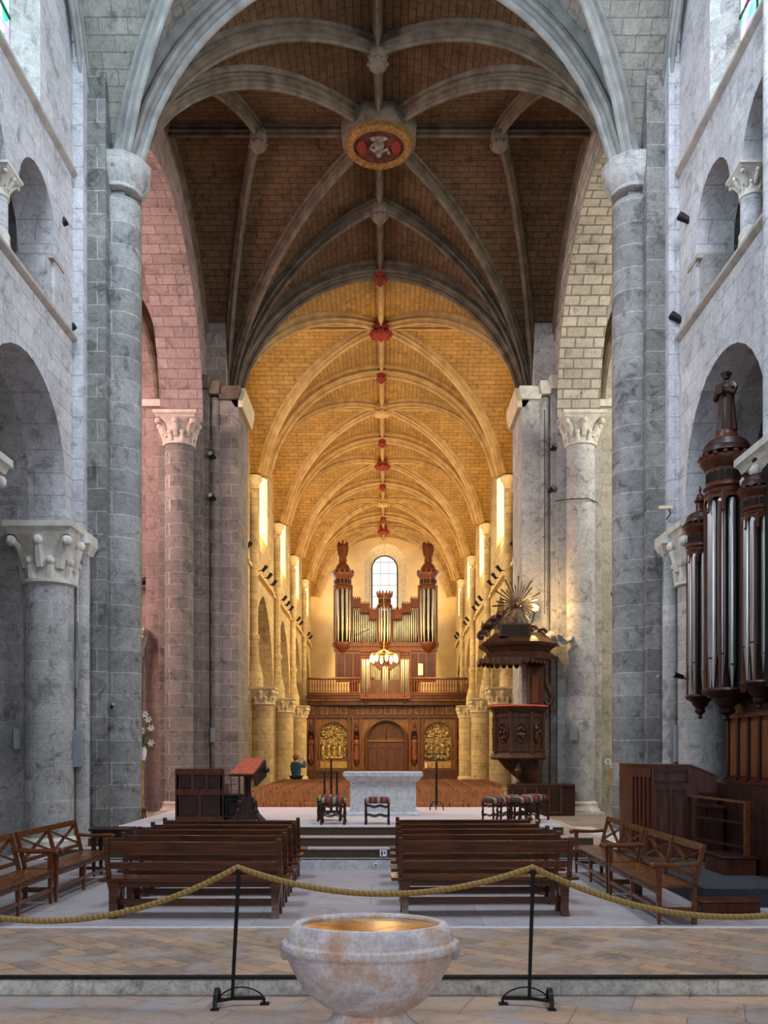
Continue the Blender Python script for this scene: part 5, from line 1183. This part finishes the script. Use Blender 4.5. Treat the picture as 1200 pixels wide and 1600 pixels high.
# ---- chandelier of glass tulips in front of the organ
d = 50.0; cc = at(600, 1020, d)
ch = thing('chandelier', 'glowing chandelier of glass tulips hanging in front of the organ', 'chandelier', tuple(cc))
k3 = d / F
MB().cyl((0, 0, .2), (0, 0, 16.2 - cc.z), .008, n=5).build('chain', 'gild', ch)
q = MB(); q.tube([(.75 * cos(a), .75 * sin(a), -.1) for a in [2 * pi * j / 24 for j in range(25)]], .025, 6)
for j in range(6):
    a = j * pi / 3; q.tube([(0, 0, .22), (.35 * cos(a), .35 * sin(a), .02), (.75 * cos(a), .75 * sin(a), -.1)], .018, 5)
q.build('ring', 'gild', ch)
for j in range(8):
    a = j * pi / 4 + .2; x, y = .72 * cos(a), .72 * sin(a)
    MB().lathe([(.03, -.55), (.07, -.48), (.10, -.38), (.08, -.24), (.04, -.12)], x, y, 10).build('glass_tulip', 'glow2', ch)
point('chandelier_light', (cc.x, d, cc.z - .2), (1.0, .60, .20), 260, .5)

# ================================================================== choir organ on the right
co = thing('choir_organ', 'dark mahogany organ with round pipe turrets in the right choir arch', 'organ', (0, 0, 0))
def turret(x, y, r, zc0, zp0, zp1, zt, lab, spire=True, npipe=5, pr_=.2):
    # corbel
    h = zp0 - zc0
    MB().lathe([(.02, zc0), (r * .18, zc0 + h * .08), (r * .12, zc0 + h * .16), (r * .38, zc0 + h * .26), (r * .42, zc0 + h * .36), (r * .34, zc0 + h * .42), (r * .62, zc0 + h * .58), (r * .7, zc0 + h * .70), (r * 1.1, zc0 + h * .84), (r * 1.18, zc0 + h * .93), (r * 1.1, zp0), (r * .3, zp0)], x, y, 20).build('turret_corbel', 'darkwood', co)
    MB().lathe([(r * .45, zp0), (r * .45, zp1 + .1)], x, y, 10).build('turret_core', 'dark', co)
    for i in range(npipe):
        a = radians(-75 - 150 * i / (npipe - 1) - 15); px_, py_ = x + r * .74 * cos(a), y + r * .74 * sin(a)
        pipe(co, px_, py_, zp0, zp1 + .05, r * pr_, 'pipe', .42 - .10 * abs(i - npipe / 2) / 2 + (.1 if i % 2 else 0), face=math.degrees(a))
    for a in (-52, -128, 160):
        a = radians(a); MB().cyl((x + r * .98 * cos(a), y + r * .98 * sin(a), zp0), (x + r * .98 * cos(a), y + r * .98 * sin(a), zp1), r * .09, n=8).build('turret_post', 'mahog', co)
    # arched valance over the pipes
    q = MB()
    for i in range(8):
        a = radians(i * 45 - 5); w_ = r * .40; nx, ny = cos(a), sin(a); tx, ty = -ny, nx
        q.slab([(-w_, zp1 - r * .35), (-w_, zp1 + r * .55), (w_, zp1 + r * .55), (w_, zp1 - r * .35), (w_ * .82, zp1 - r * .35)] + [(w_ * .82 * cos(t), zp1 - r * .05 + w_ * .82 * sin(t)) for t in [pi * j / 8 for j in range(9)]] + [(-w_ * .82, zp1 - r * .35)], [],
               lambda u, z_, t_, nx=nx, ny=ny, tx=tx, ty=ty: (x + nx * (r * .98 - t_) + tx * u, y + ny * (r * .98 - t_) + ty * u, z_), r * .06)
        q.ball((x + nx * r * .98 + tx * w_, y + ny * r * .98 + ty * w_, zp1 - r * .4), r * .09, 7, 5)
    q.build('arched_valance', 'mahog', co)
    crown(co, x, y, r, zp1 + r * .45, zt, 'mahog', niches=9, face=(180, 330), merl=False)
    q = MB()
    for i in range(16):
        a = 2 * pi * i / 16; q.ball((x + r * 1.22 * cos(a), y + r * 1.22 * sin(a), zt - (zt - zp1) * .10), (r * .13, r * .13, r * .12), 6, 5)
    q.build('carved_gallery', 'mahog', co)
    dz = r * .75; MB().lathe([(r * 1.15, zt - .02)] + [(r * 1.12 * cos(radians(14.5 * (j + i2 * .55))) , zt + dz * sin(radians(14.5 * (j + i2 * .9))) / .95) for j in range(5) for i2 in (0, 1)] + [(r * .30, zt + dz), (r * .2, zt + dz * 1.02)], x, y, 22).build('ringed_dome', 'darkwood', co)
    if spire:
        z = zt + dz; MB().lathe([(r * .36, z - .02), (r * .36, z + .03), (r * .30, z + .05), (r * .30, z + r * .7), (r * .44, z + r * .8), (r * .48, z + r * .9), (r * .36, z + r * 1.05), (r * .38, z + r * 1.08), (r * .25, z + r * 1.3), (r * .27, z + r * 1.33), (r * .12, z + r * 1.5), (r * .05, z + r * 1.55), (r * .10, z + r * 1.7), (r * .11, z + r * 1.82), (.01, z + r * 2.1)], x, y, 14).build('lantern', 'mahog', co)
        q = MB()
        for i in range(6):
            a = radians(i * 60 + 10); q.box(x + r * .29 * cos(a) - r * .05, x + r * .29 * cos(a) + r * .05, y + r * .29 * sin(a) - r * .05, y + r * .29 * sin(a) + r * .05, z + r * .15, z + r * .6)
        q.build('lantern_opening_shade', 'dark', co)  # dark blocks painted as the shade inside the lantern openings
    return zt + dz
yT1, yT2, yT3 = 13.75, 12.55, 11.65
turret(X(1094, yT1), yT1, .19, Z(1123, yT1), Z(1086, yT1), Z(872, yT1), Z(815, yT1), 'a', npipe=4, pr_=.22)
zb2 = turret(X(1135, yT2), yT2, .285, Z(1127, yT2), Z(1076, yT2), Z(790, yT2), Z(708, yT2), 'b', spire=False, npipe=5, pr_=.19)
turret(X(1187, yT3), yT3, .21, Z(1108, yT3), Z(1064, yT3), Z(818, yT3), Z(760, yT3), 'c', npipe=4, pr_=.22)
xb = X(1135, yT2)
MB().lathe([(.15, zb2 - .06), (.16, zb2), (.14, zb2 + .05), (.13, zb2 + .09)], xb, yT2, 12).build('statue_base', 'mahog', co)
bs = thing('saint_statue', 'dark wooden statue of a robed saint in a square cap on the big turret', 'statue', (0, 0, 0))
figure(bs, xb, yT2, zb2 + .08, Z(583, yT2) - zb2 - .08, 'darkwood', face=-150, hat=True, book=True)
# case body behind and below the turrets
cx0 = X(1139, 12.9)
co_b = MB().box(cx0, 6.3, 10.2, 12.95, Z(1236, 12.9), Z(1120, 12.9) + .02).build('case_body', 'mahog', co)
q = MB(); zc_ = Z(1120, 12.9)
q.box(cx0 - .04, 6.3, 10.15, 13.0, zc_ - .03, zc_ + .03); q.box(cx0 - .03, 6.3, 10.15, 13.0, zc_ - .95, zc_ - .88); q.build('case_cornice', 'mahog', co)
q, qp = MB(), MB()
for i in range(8):
    y_ = 12.93 - i * .36; q.box(cx0 - .03, cx0, y_ - .07, y_, zc_ - .9, zc_ - .03); qp.prism([(cx0 - .012, y_ - .32), (cx0, y_ - .32), (cx0, y_ - .11), (cx0 - .012, y_ - .11)], zc_ - .84, zc_ - .09)
q.build('case_frame', 'darkwood', co); qp.build('case_panel', 'oakpanel', co)
MB().box(5.02, 6.2, 12.15, 12.95, 0, 1.3).build('case_base', 'darkwood', co)
MB().box(4.93, 5.0, 10.3, 12.9, .23, 1.34).build('front_panel', 'darkwood', co)
# curved cove under the turrets and the dark wall of the case behind the pipes
q = MB(); q.loops([[(cx0 + .0 - .36 * (1 - cos(t)) * -1 - .36 * 0 + .0 - .30 * sin(t) ** 1 * 0 - .34 * (t / (pi / 2)) ** 2, y_, zc_ + .34 * sin(t)) for t in [pi / 2 * j / 8 for j in range(9)]] + [(6.2, y_, zc_ + .34), (6.2, y_, zc_)] for y_ in (10.2, 12.95)]); q.build('curved_cove', 'darkwood', co)
MB().box(X(1105, 13.5), 6.3, 10.3, 13.55, zc_ + .33, 5.6).build('case_wall', 'dark', co)
for px, y_ in ((1112, 13.3), (1165, 12.1)):
    MB().box(X(px, y_) - .05, X(px, y_) + .10, y_ - .12, y_ + .05, zc_ + .3, 5.5).build('case_upright', 'mahog', co)

# organ console, platform, rail, bench
t = thing('organ_console', 'tall mahogany panelled cabinet with sloping side in front of the right pier', 'cabinet', (0, 0, 0))
P5 = [(X(986, 13.9), 13.9), (X(1019, 13.3), 13.3), (X(1078, 13.2), 13.2), (X(1122, 13.05), 13.05), (4.96, 14.6), (X(986, 13.9), 14.6)]
zt1 = Z(1197, 13.4)
q = MB(); n_ = len(P5); top = [zt1, zt1, zt1, zt1 - .16, zt1 - .14, zt1]; q.loops([[(a, b_, .22) for a, b_ in P5], [(a, b_, z_) for (a, b_), z_ in zip(P5, top)]]); q.build('body', 'mahog', t)
q = MB(); q.loops([[(a + (a - 4.5) * .03, b_ - .02, z_ + e) for (a, b_), z_ in zip(P5, top)] for e in (0, .03)]); q.build('cabinet_top', 'mahog', t)
def onface(pa, pb, u, z_, e):  # point on a vertical face from pa to pb
    a, b_ = Vector(pa), Vector(pb); n = Vector((b_.y - a.y, -(b_.x - a.x))).normalized(); p = a + (b_ - a) * u + n * e; return (p.x, p.y, z_)
q = MB()
for i in range(5):
    u0 = .06 + i * .19; q.loops([[onface(P5[0], P5[1], u0 + e, z_, h_) for e, h_ in ((0, 0), (.09, 0), (.09, .025), (0, .025))] for z_ in (.34, zt1 - .16)])
q.loops([[onface(P5[0], P5[1], u, z_, h_) for u, h_ in ((0, 0), (1, 0), (1, .028), (0, .028))] for z_ in (zt1 - .17, zt1 - .03)]); q.build('fluted_panel', 'mahog', t)
for u0, u1, z0_, z1_ in ((.06, .94, zt1 - .24, zt1 - .05), (.12, .46, .45, zt1 - .34), (.54, .88, .45, zt1 - .34)):
    q = MB(); 
    for a, b_, c_, d_ in ((u0, u1, z0_, z0_ + .03), (u0, u1, z1_ - .03, z1_), (u0, u0 + .05, z0_, z1_), (u1 - .05, u1, z0_, z1_)):
        q.loops([[onface(P5[1], P5[2], u, z_, h_) for u, h_ in ((a, 0), (b_, 0), (b_, .018), (a, .018))] for z_ in (c_, d_)])
    q.build('panel_moulding', 'darkwood', t)
pf = MB().box(X(1068, 11), 4.88, 10.3, 14.5, 0.006, .22).build('organ_platform', 'dark_carpet'); tag(pf, 'low dark blue carpeted platform around the right organ', 'platform')
t = thing('footstep', 'low dark red wooden step on the floor at the right edge', 'step', (X(1135, 10), 10.0, 0))
MB().box(-.33, .33, -.13, .16, .02, .13).build('body', 'mahog', t, bevel=.01); MB().box(-.35, .35, -.15, .18, .13, .155).build('tread', 'mahog', t, bevel=.01)
t = thing('organ_bench_box', 'dark wooden block bench on the organ platform', 'bench', (X(1165, 11.6), 11.6, .22))
MB().box(-.35, .06, -.2, .5, 0, .20).build('body', 'mahog', t, bevel=.01); MB().box(-.37, .08, -.22, .52, .20, .235).build('tread', 'darkwood', t, bevel=.008)
t = thing('wooden_rail', 'narrow brown wooden rail frame standing before the organ case', 'rail', (4.80, 11.5, .46))
zr = Z(1254, 11.5) - .46
MB().box(-.03, .03, -.03, .03, 0, zr).build('post', 'xbench', t)
q = MB(); q.bar((0, 0, zr), (-.34, 1.2, zr + .03), .05, .03); q.build('handrail', 'xbench', t)
q = MB(); q.bar((0, 0, zr * .6), (-.32, 1.2, zr * .62), .03, .03); q.build('middle_rail', 'darkwood', t)
q = MB(); q.bar((0, 0, .1), (-.32, 1.2, .12), .03, .03); q.build('bottom_rail', 'darkwood', t)
MB().box(-.36, -.31, 1.17, 1.23, 0, zr + .03).build('far_post', 'darkwood', t)
q = MB(); q.bar((0, 0, zr), (.11, .02, zr), .05, .03); q.build('side_rail', 'xbench', t)
t = thing('key_desk', 'dark wooden keyboard desk between console and organ case', 'desk', (X(1112, 13), 12.6, .22))
MB().box(-.22, -.02, -.1, .38, 0, Z(1262, 12.6) - .22).build('desk_body', 'darkwood', t)
MB().box(-.24, -.01, -.12, .38, Z(1262, 12.6) - .22, Z(1258, 12.6) - .22).build('desk_top', 'mahog', t)
MB().box(-.2, -.03, .1, .38, Z(1258, 12.6) - .22, Z(1240, 12.6) - .22).build('music_rest', 'darkwood', t)

# ================================================================== pulpit
d = 25.0; k = d / F; px_ = lambda p: X(p, d); pz = lambda p: Z(p, d)
pu = thing('pulpit', 'carved dark oak pulpit with canopy and golden sunburst on the right pier', 'pulpit', (0, 0, 0))
PC = (px_(811), d + .25); rp = .84
def octo(r, off=pi / 8, cx=PC[0], cy=PC[1]): return [(cx + r * cos(off + i * pi / 4), cy + r * sin(off + i * pi / 4)) for i in range(8)]
def oc_loops(levels, name, mat, n=8):
    q = MB(); q.loops([[(x, y, z_) for x, y in octo(r)] for r, z_ in levels]); return q.build(name, mat, pu, smooth=False)
oc_loops([(rp * .92, pz(1187)), (rp * .98, pz(1184)), (rp * .90, pz(1178)), (rp * .84, pz(1175)), (rp * .84, pz(1115)), (rp * .92, pz(1111)), (rp * 1.0, pz(1107)), (rp * 1.03, pz(1105))], 'tub', 'pulpit')
oc_loops([(rp * 1.03, pz(1105)), (rp * 1.05, pz(1104)), (rp * 1.0, pz(1102))], 'red_cushion', 'red')
for i in range(8):
    a = i * pi / 4; nx, ny = cos(a), sin(a); tx, ty = -ny, nx; R2 = rp * .84 * cos(pi / 8)
    if ny > .5: continue
    fnp = lambda u, z_, t_, nx=nx, ny=ny, tx=tx, ty=ty, R2=R2: (PC[0] + nx * (R2 + .03 - t_) + tx * u, PC[1] + ny * (R2 + .03 - t_) + ty * u, z_)
    w_ = .27; zc = (pz(1175) + pz(1115)) / 2
    q = MB(); q.slab([(-w_, pz(1174)), (w_, pz(1174)), (w_, pz(1117)), (-w_, pz(1117))], [[(-w_ + .06, pz(1170)), (w_ - .06, pz(1170)), (w_ - .06, pz(1121)), (-w_ + .06, pz(1121))]], fnp, .04); q.build('panel_frame', 'pulpit', pu)
    q = MB(); q.tube([fnp(.16 * cos(t), zc + .26 * sin(t), 0) for t in [2 * pi * j / 18 for j in range(19)]], .022, 6)
    for j in range(7): p_ = fnp(random.uniform(-.08, .08), zc + random.uniform(-.16, .16), .02); q.ball(p_, (.06, .06, .07), 7, 5)
    p_ = fnp(0, zc + .12, .0); q.ball(p_, .055, 8, 6); q.build('oval_medallion', 'pulpit', pu)
    b0_ = PC[0] + rp * .9 * cos(a + pi / 8), PC[1] + rp * .9 * sin(a + pi / 8)
    MB().lathe([(.05, pz(1177)), (.045, pz(1172)), (.035, pz(1165)), (.045, pz(1120)), (.06, pz(1113))], b0_[0] * .97 + PC[0] * .03, b0_[1] * .97 + PC[1] * .03, 8).build('corner_pilaster', 'pulpit', pu)
q = MB()  # curved bracket below, leaning to the pier
q.loops([[(cx_ + a * w_, d + .3 + b_ * w_ * .8, z_) for a, b_ in [(cos(t), sin(t)) for t in [2 * pi * j / 12 for j in range(12)]]] for cx_, w_, z_ in ((px_(812), .58, pz(1187)), (px_(818), .52, pz(1198)), (px_(826), .40, pz(1212)), (px_(834), .28, pz(1225)), (px_(843), .16, pz(1238)), (px_(848), .10, pz(1244)))])
q.build('curved_bracket', 'pulpit', pu)
MB().lathe([(.01, pz(1226)), (.06, pz(1222)), (.03, pz(1217)), (.10, pz(1210)), (.13, pz(1204)), (.08, pz(1198)), (.10, pz(1192)), (.05, pz(1186))], px_(808), d - .2, 12).build('pendant_knob', 'pulpit', pu)
MB().box(px_(820), px_(845), d + .5, d + .95, pz(1240), pz(1186)).build('wall_post', 'pulpit', pu)
# back panel with scrolls
MB().box(px_(831), px_(848), d + .35, d + .95, pz(1106), pz(1040)).build('back_panel', 'pulpit', pu)
MB().box(px_(834), px_(844), d + .30, d + .36, pz(1098), pz(1052)).build('inner_panel', 'xbench', pu)
q = MB(); q.tube([(px_(857), d + .5, pz(1040)), (px_(857), d + .5, pz(1062)), (px_(862), d + .5, pz(1075)), (px_(868), d + .5, pz(1086)), (px_(866), d + .5, pz(1098)), (px_(860), d + .5, pz(1100)), (px_(857), d + .5, pz(1094)), (px_(860), d + .5, pz(1089)), (px_(863), d + .5, pz(1093))], [.09, .09, .08, .08, .08, .07, .06, .04, .03], 8); q.build('scroll', 'pulpit', pu)
MB().box(px_(846), px_(854), d + .4, d + .95, pz(1106), pz(1036)).build('side_stile', 'mahog', pu)
# canopy
rc = 1.10; PC0 = PC; PC = (px_(801), d + .25)
oc_loops([(rc * .82, pz(1033)), (rc * .86, pz(1031)), (rc * .90, pz(1023)), (rc * .82, pz(1020)), (rc * .90, pz(1014)), (rc * 1.0, pz(1011)), (rc * 1.05, pz(1007)), (rc * .98, pz(1004)), (rc * .88, pz(1000)), (rc * .80, pz(997)), (rc * .70, pz(990))], 'canopy', 'pulpit')
q = MB()
for i in range(8):
    a0_, a1_ = pi / 8 + i * pi / 4, pi / 8 + (i + 1) * pi / 4
    for j in range(4):
        u = (j + .5) / 4; x = PC[0] + rc * .9 * (cos(a0_) * (1 - u) + cos(a1_) * u); y = PC[1] + rc * .9 * (sin(a0_) * (1 - u) + sin(a1_) * u)
        am = (a0_ + a1_) / 2; tx, ty = -sin(am), cos(am)
        q.loops([[(x + tx * u_ + e * cos(am), y + ty * u_ + e * sin(am), z_) for u_, z_ in ((-.085, pz(1030)), (-.085, pz(1034)), (-.05, pz(1037.5)), (0, pz(1039)), (.05, pz(1037.5)), (.085, pz(1034)), (.085, pz(1030)))] for e in (0, .03)])
q.build('scalloped_valance', 'pulpit', pu)
MB().box(px_(777), px_(824), d - .62, d - .3, pz(998), pz(979)).build('speaker_box', 'pulpit', pu)
q = MB()
for i in range(13): q.box(px_(780 + i * 3.2), px_(780 + i * 3.2) + .03, d - .64, d - .62, pz(996), pz(981))
q.build('box_grille', 'dark', pu)
for x_, z_, sc_ in ((752, 995, 1.0), (757, 988, .8), (830, 985, .9), (845, 990, .9), (765, 983, .7)):
    q = MB(); c_ = (px_(x_), d - .1, pz(z_)); q.tube([(c_[0] + .16 * sc_ * cos(t) * (1 - t / 9), c_[1], c_[2] + .16 * sc_ * sin(t) * (1 - t / 9)) for t in [j * .5 for j in range(14)]], [.06 * sc_ * (1 - j / 18) for j in range(14)], 7); q.ball(c_, .08 * sc_, 8, 6); q.build('carved_volute', 'pulpit', pu)
# sunburst and slanting rays with small figures
sb = (px_(809), d + .1, pz(944)); q = MB()
for i in range(34):
    a = 2 * pi * i / 34 + .05; r1 = (.38 + .18 * ((i * 7) % 3) / 2) * (1.25 if -.2 < sin(a) else .9)
    p0 = (sb[0] + .10 * cos(a), sb[1], sb[2] + .10 * sin(a)); p1 = (sb[0] + r1 * cos(a), sb[1] - .02, sb[2] + r1 * sin(a) * 1.15); q.tube([p0, p1], [.012, .024], 4)
q.build('sun_rays', 'bronze', pu)
q = MB(); q.ball(sb, (.13, .08, .12), 10, 7); q.ball((sb[0] - .03, sb[1] - .06, sb[2] + .02), (.05, .05, .07), 8, 6)
for sd in (-1, 1): q.loops([[(sb[0] + sd * .05, sb[1] - .05 - e, sb[2] + .05), (sb[0] + sd * .22, sb[1] - .05 - e, sb[2] + .10), (sb[0] + sd * .12, sb[1] - .05 - e, sb[2] - .06)] for e in (0, .02)])
q.build('dove', 'bronze', pu)
q = MB()
for i in range(13):
    u = i / 12; q.tube([(sb[0] + (-.06 + .12 * u), sb[1] - .05, sb[2] - .12), (px_(768 + 60 * u), d - .1, pz(983 + 2 * sin(pi * u)))], [.02, .045], 5)
q.build('slanting_rays', 'bronze', pu)
q = MB()
for i in range(6): q.tube([(px_(792 - 5 * i), d - .2, pz(952 + 3.0 * i)), (px_(775 - 4.4 * i), d - .2, pz(976 + 1.2 * i))], [.04, .06], 6)
for x_, z_ in ((762, 977), (770, 968), (778, 962)): q.ball((px_(x_), d - .25, pz(z_)), .09, 8, 6)
q.build('dark_rays', 'pulpit', pu)
PC = PC0
t = thing('wooden_enclosure', 'dark wooden stair enclosure at the foot of the pulpit', 'cabinet', (0, 0, 0))
MB().box(X(797, 24.4), X(896, 24.6), 24.4, 25.0, 0, Z(1226, 24.4)).build('body', 'darkwood', t)
q, qp = MB(), MB(); panelled(q, qp, X(798, 24.4), X(879, 24.4), .05, Z(1228, 24.4), 24.4, 4, .03, .09); q.build('frame', 'pulpit', t); qp.build('panel', 'darkwood', t)
MB().box(X(796, 24.4), X(898, 24.4), 24.34, 25.0, Z(1228, 24.4), Z(1225, 24.4)).build('top_rail', 'pulpit', t)
# pulpit lamp
lp = at(836, 951, 25.3); t = thing('spot_lamp', 'brilliant small lamp beside the pulpit sunburst', 'lamp', tuple(lp))
MB().lathe([(.02, -.10), (.09, -.08), (.12, .04), (.12, .06)], n=12).build('reflector', 'gild', t); MB().ball((0, 0, .02), .095, 12, 8).build('bulb', 'glow', t)
MB().tube([(0, .1, -.1), (0, .45, -.3), (.05, .9, -.3)], .02, 6).build('bracket', 'black', t)
point('pulpit_lamp_light', (lp.x - .0, lp.y - .22, lp.z), (1, .62, .24), 95, .08)
t = thing('hanging_cloth', 'crumpled pale cloth draped from a bar beside the pulpit canopy', 'cloth', (0, 0, 0))
p = at(872, 996, 25.2); q = MB(); rc_ = random.Random(5); nx_, nz_ = 12, 6
for e in (0, .015):
    for i in range(nx_ + 1):
        for j in range(nz_ + 1):
            u, v = i / nx_, j / nz_; w2 = .06 * sin(9 * u + 4 * v) + .04 * sin(17 * u - 6 * v)
            q.v.append((p.x - .42 + .80 * u, 25.15 + w2 * 1.4 + e, p.z + .16 - .14 * u + .05 * sin(7 * u) - v * (.10 + .22 * abs(sin(2.6 * u + .4)))))
m_ = (nx_ + 1) * (nz_ + 1)
for i in range(nx_):
    for j in range(nz_):
        k0 = i * (nz_ + 1) + j; q.f += [(k0, k0 + nz_ + 1, k0 + nz_ + 2, k0 + 1), (m_ + k0, m_ + k0 + 1, m_ + k0 + nz_ + 2, m_ + k0 + nz_ + 1)]
q.build('folds', 'ledge', t)

# ================================================================== spotlights, speakers, small fittings
def spotlamp(parent_loc, aim, label, group, sc=1.0, wallx=None):
    t = thing('spotlight', label, 'spotlight', parent_loc, 0, group)
    a = Vector(aim).normalized(); L_ = .22 * sc
    MB().tube([tuple(-a * L_ * .5), tuple(a * L_ * .5)], [.045 * sc, .065 * sc], 10).build('can', 'black', t)
    MB().tube([tuple(a * L_ * .5), tuple(a * (L_ * .5 + .012))], [.055 * sc, .055 * sc], 10).build('lens', 'speaker', t)
    if wallx is not None: MB().tube([(0, 0, 0), (wallx * .5, 0, -.06), (wallx, 0, -.10)], .015 * sc, 6).build('bracket', 'black', t)
    return t
near = [(93, 350, 15.0, 'left', 'by the end of the gallery arches'), (108, 515, 15.45, 'left', 'at the end of the lower ledge'), (1071, 342, 15.0, 'right', 'by the end of the gallery arches'), (1058, 497, 15.4, 'right', 'at the end of the lower ledge')]
for px, py, dd, nm, lab in near:
    s = -1 if nm == 'left' else 1; p = at(px, py, dd)
    spotlamp((p.x, dd, p.z), (-s * .7, .2, .5), 'black spotlight on the %s choir wall, %s' % (nm, lab), 'black spotlights high on the walls', 1.1, s * .25)
for px, py, nm in ((332, 712, 'left, upper'), (332, 777, 'left, lower'), (865, 700, 'right, upper'), (862, 765, 'right, lower')):
    p = at(px, py, 25.8); s = -1 if 'left' in nm else 1
    spotlamp((p.x, 25.78, p.z), (s * .3, -.9, .2), 'small round spotlight on the far crossing pier, ' + nm, 'black spotlights high on the walls', 1.2)
p = at(221, 909, 26.35); spotlamp((p.x, 26.35, p.z), (.7, -.2, .1), 'black spotlight on the rosily lit wall in the left transept', 'black spotlights high on the walls', 1.8, -.3)
p = at(962, 928, 22.0); spotlamp((p.x, 22.0, p.z), (-.8, .1, .1), 'small dark spotlight beside the right crossing pier', 'black spotlights high on the walls', 1.0, .4)
p = at(1060, 1056, 14.9); spotlamp((p.x, 14.9, p.z), (-.8, -.2, .2), 'small dark spotlight beside the right organ turret', 'black spotlights high on the walls', .8, .3)
p = at(1030, 1057, 15.3); spotlamp((p.x, 15.3, p.z), (-.5, -.8, 0), 'small round lamp on the right stone pier', 'black spotlights high on the walls', .7)
p = at(175, 1103, 15.8); spotlamp((p.x, 15.8, p.z), (.4, -.5, .3), 'small black hook lamp on the left tall shaft', 'black spotlights high on the walls', .5)
for s, nm in SIDES:
    for i in range(5):
        for j in range(3 if i < 3 else 2):
            yy = (YB[i] + YB[i + 1]) / 2 - .2 + (j - 1) * 1.55
            spotlamp((s * 4.72, yy, 9.08), (-s * .55, .15, .75), 'black uplight on the %s nave ledge, %s bay from the altar, %s in its group' % (nm, ords[i], ords[j]), 'black uplights along the nave ledges', 1.25, s * .28)
        q = MB(); q.bar((s * 4.86, YB[i] + 1.6, 8.8), (s * 4.86, YB[i + 1] - 1.2, 8.8), .08, .10); o = q.build('lamp_rail', 'naveplain'); tag(o, 'pale lamp rail on the %s nave wall, %s bay from the altar' % (nm, ords[i]), 'rail')
        spot('nave_uplight_%s_%d' % (nm, i), (s * 4.45, (YB[i] + YB[i + 1]) / 2 - 1.6, 9.3), (s * 2.6, (YB[i] + YB[i + 1]) / 2 + 2.6, 15.2), WARM, 800, 92, .6, .12)
        spot('nave_downlight_%s_%d' % (nm, i), (s * 4.3, (YB[i] + YB[i + 1]) / 2 - .5, 9.1), (-s * 4.6, (YB[i] + YB[i + 1]) / 2 + 3.0, 5.0), (1.0, .74, .36), 1500, 120, .8, .15)
for s, nm in SIDES:
    spot('organ_spotlight_' + nm, (s * 4.5, 44.5, 9.2), (s * .5, 54, 5.2), (1.0, .68, .32), 750, 62, .6, .12)
def speaker(x, y, z0, z1, w_, dpt, label, rz=0):
    t = thing('column_speaker', label, 'speaker', (x, y, z0), rz); h = z1 - z0
    MB().box(-w_ / 2, w_ / 2, 0, dpt, 0, h).build('cabinet', 'speaker', t, bevel=.006); MB().box(-w_ / 2 + .01, w_ / 2 - .01, -.008, 0, .015, h - .015).build('grille', 'speaker', t)
    MB().box(-.02, .02, dpt, dpt + .12, h * .45, h * .55).build('bracket', 'black', t)
d = 15.15; speaker(X(121.5, d), d - .02, Z(1199, d), Z(1141, d), .15, .12, 'tall grey column speaker on the left pier beside the thick column')
d = 15.5; speaker(X(27, 14.9), 14.9, Z(1171, 14.9), Z(1138, 14.9), .13, .12, 'dark grey speaker behind the thick left column', .5)
d = 25.75; speaker(X(332, d), d, Z(1160, d), Z(1137, d), .14, .12, 'small grey speaker on the far left crossing pier')
speaker(X(894, 25), 24.9, Z(1157, 25), Z(1135, 25), .17, .14, 'small grey speaker on the far right column', -.4)
d = 15.2; speaker(X(1060, d), d - .05, Z(1191, d), Z(1133, d), .14, .12, 'tall grey column speaker above the right cabinet')
o = MB().box(X(379, 27.6), X(383, 27.6), 27.2, 27.6, Z(1163, 27.4), Z(1128, 27.4)).build('wall_crucifix', 'darkwood'); tag(o, 'dark narrow carved panel on the inner face of the far left pier', 'carving')
# cables
def cable(pts, label, m='black', r=.012): o = MB().tube(pts, r, 5).build('cable', m); return tag(o, label, 'cable')
cable([at(326, 690, 25.68), at(327, 900, 25.68), at(328, 1200, 25.68)], 'black cable running down the far left crossing pier')
cable([at(851, 640, 25.68), at(851, 960, 25.68)], 'dark cable down the far right crossing pier beside the slim shaft')
M['cablegreen'] = rough_mat('green_cable', (.03, .12, .09), (.04, .16, .12), 8, .6, 0)
cable([at(1030, 865, 15.36), at(1036, 880, 15.40), at(1038, 1100, 15.43), at(1039, 1290, 15.43)], 'thin green cable hanging down the right pier', 'cablegreen', .01)
cable([at(868, 783, 25.65), at(888, 780, 25.0), at(920, 779, 24.98), at(934, 786, 25.3)], 'thin dark cable wrapped around the far right column', r=.014)
p = at(1040, 793, 15.3); t = thing('bar_lamp', 'small cream bar floodlight on the right stone pier', 'lamp', tuple(p))
MB().box(-.11, .11, -.04, .04, -.025, .025).build('lamp_body', 'cream_paper', t); MB().tube([(.05, 0, -.02), (.10, .05, -.09), (.06, .15, -.16)], .01, 6).build('bracket', 'black', t)
# rolled pale cloth hanging by the thick left column
t = thing('furled_banner', 'furled pale cloth tied to a cord beside the thick left column', 'banner', (0, 0, 0))
d = 15.05; q = MB(); q.tube([at(122, 972, d), at(123, 1010, d), at(126, 1020, d), at(121, 1035, d), at(119, 1075, d)], [.012, .04, .02, .05, .02], 8); q.build('cloth', 'speaker', t)
MB().tube([at(121, 850, d), at(122, 975, d)], .005, 5).build('cord', 'white', t)
# dark cupboard in the left aisle
t = thing('confessional', 'dark wooden cupboard in the left aisle at the picture edge', 'cabinet', (-6.9, 16.05, 0))
MB().box(-.9, .28, -.5, .1, 0, Z(1160, 15.6)).build('body', 'darkwood', t); q, qp = MB(), MB(); panelled(q, qp, -.9, .28, .05, Z(1162, 15.6), -.5, 3); q.build('frame', 'mahog', t); qp.build('panel', 'darkwood', t)
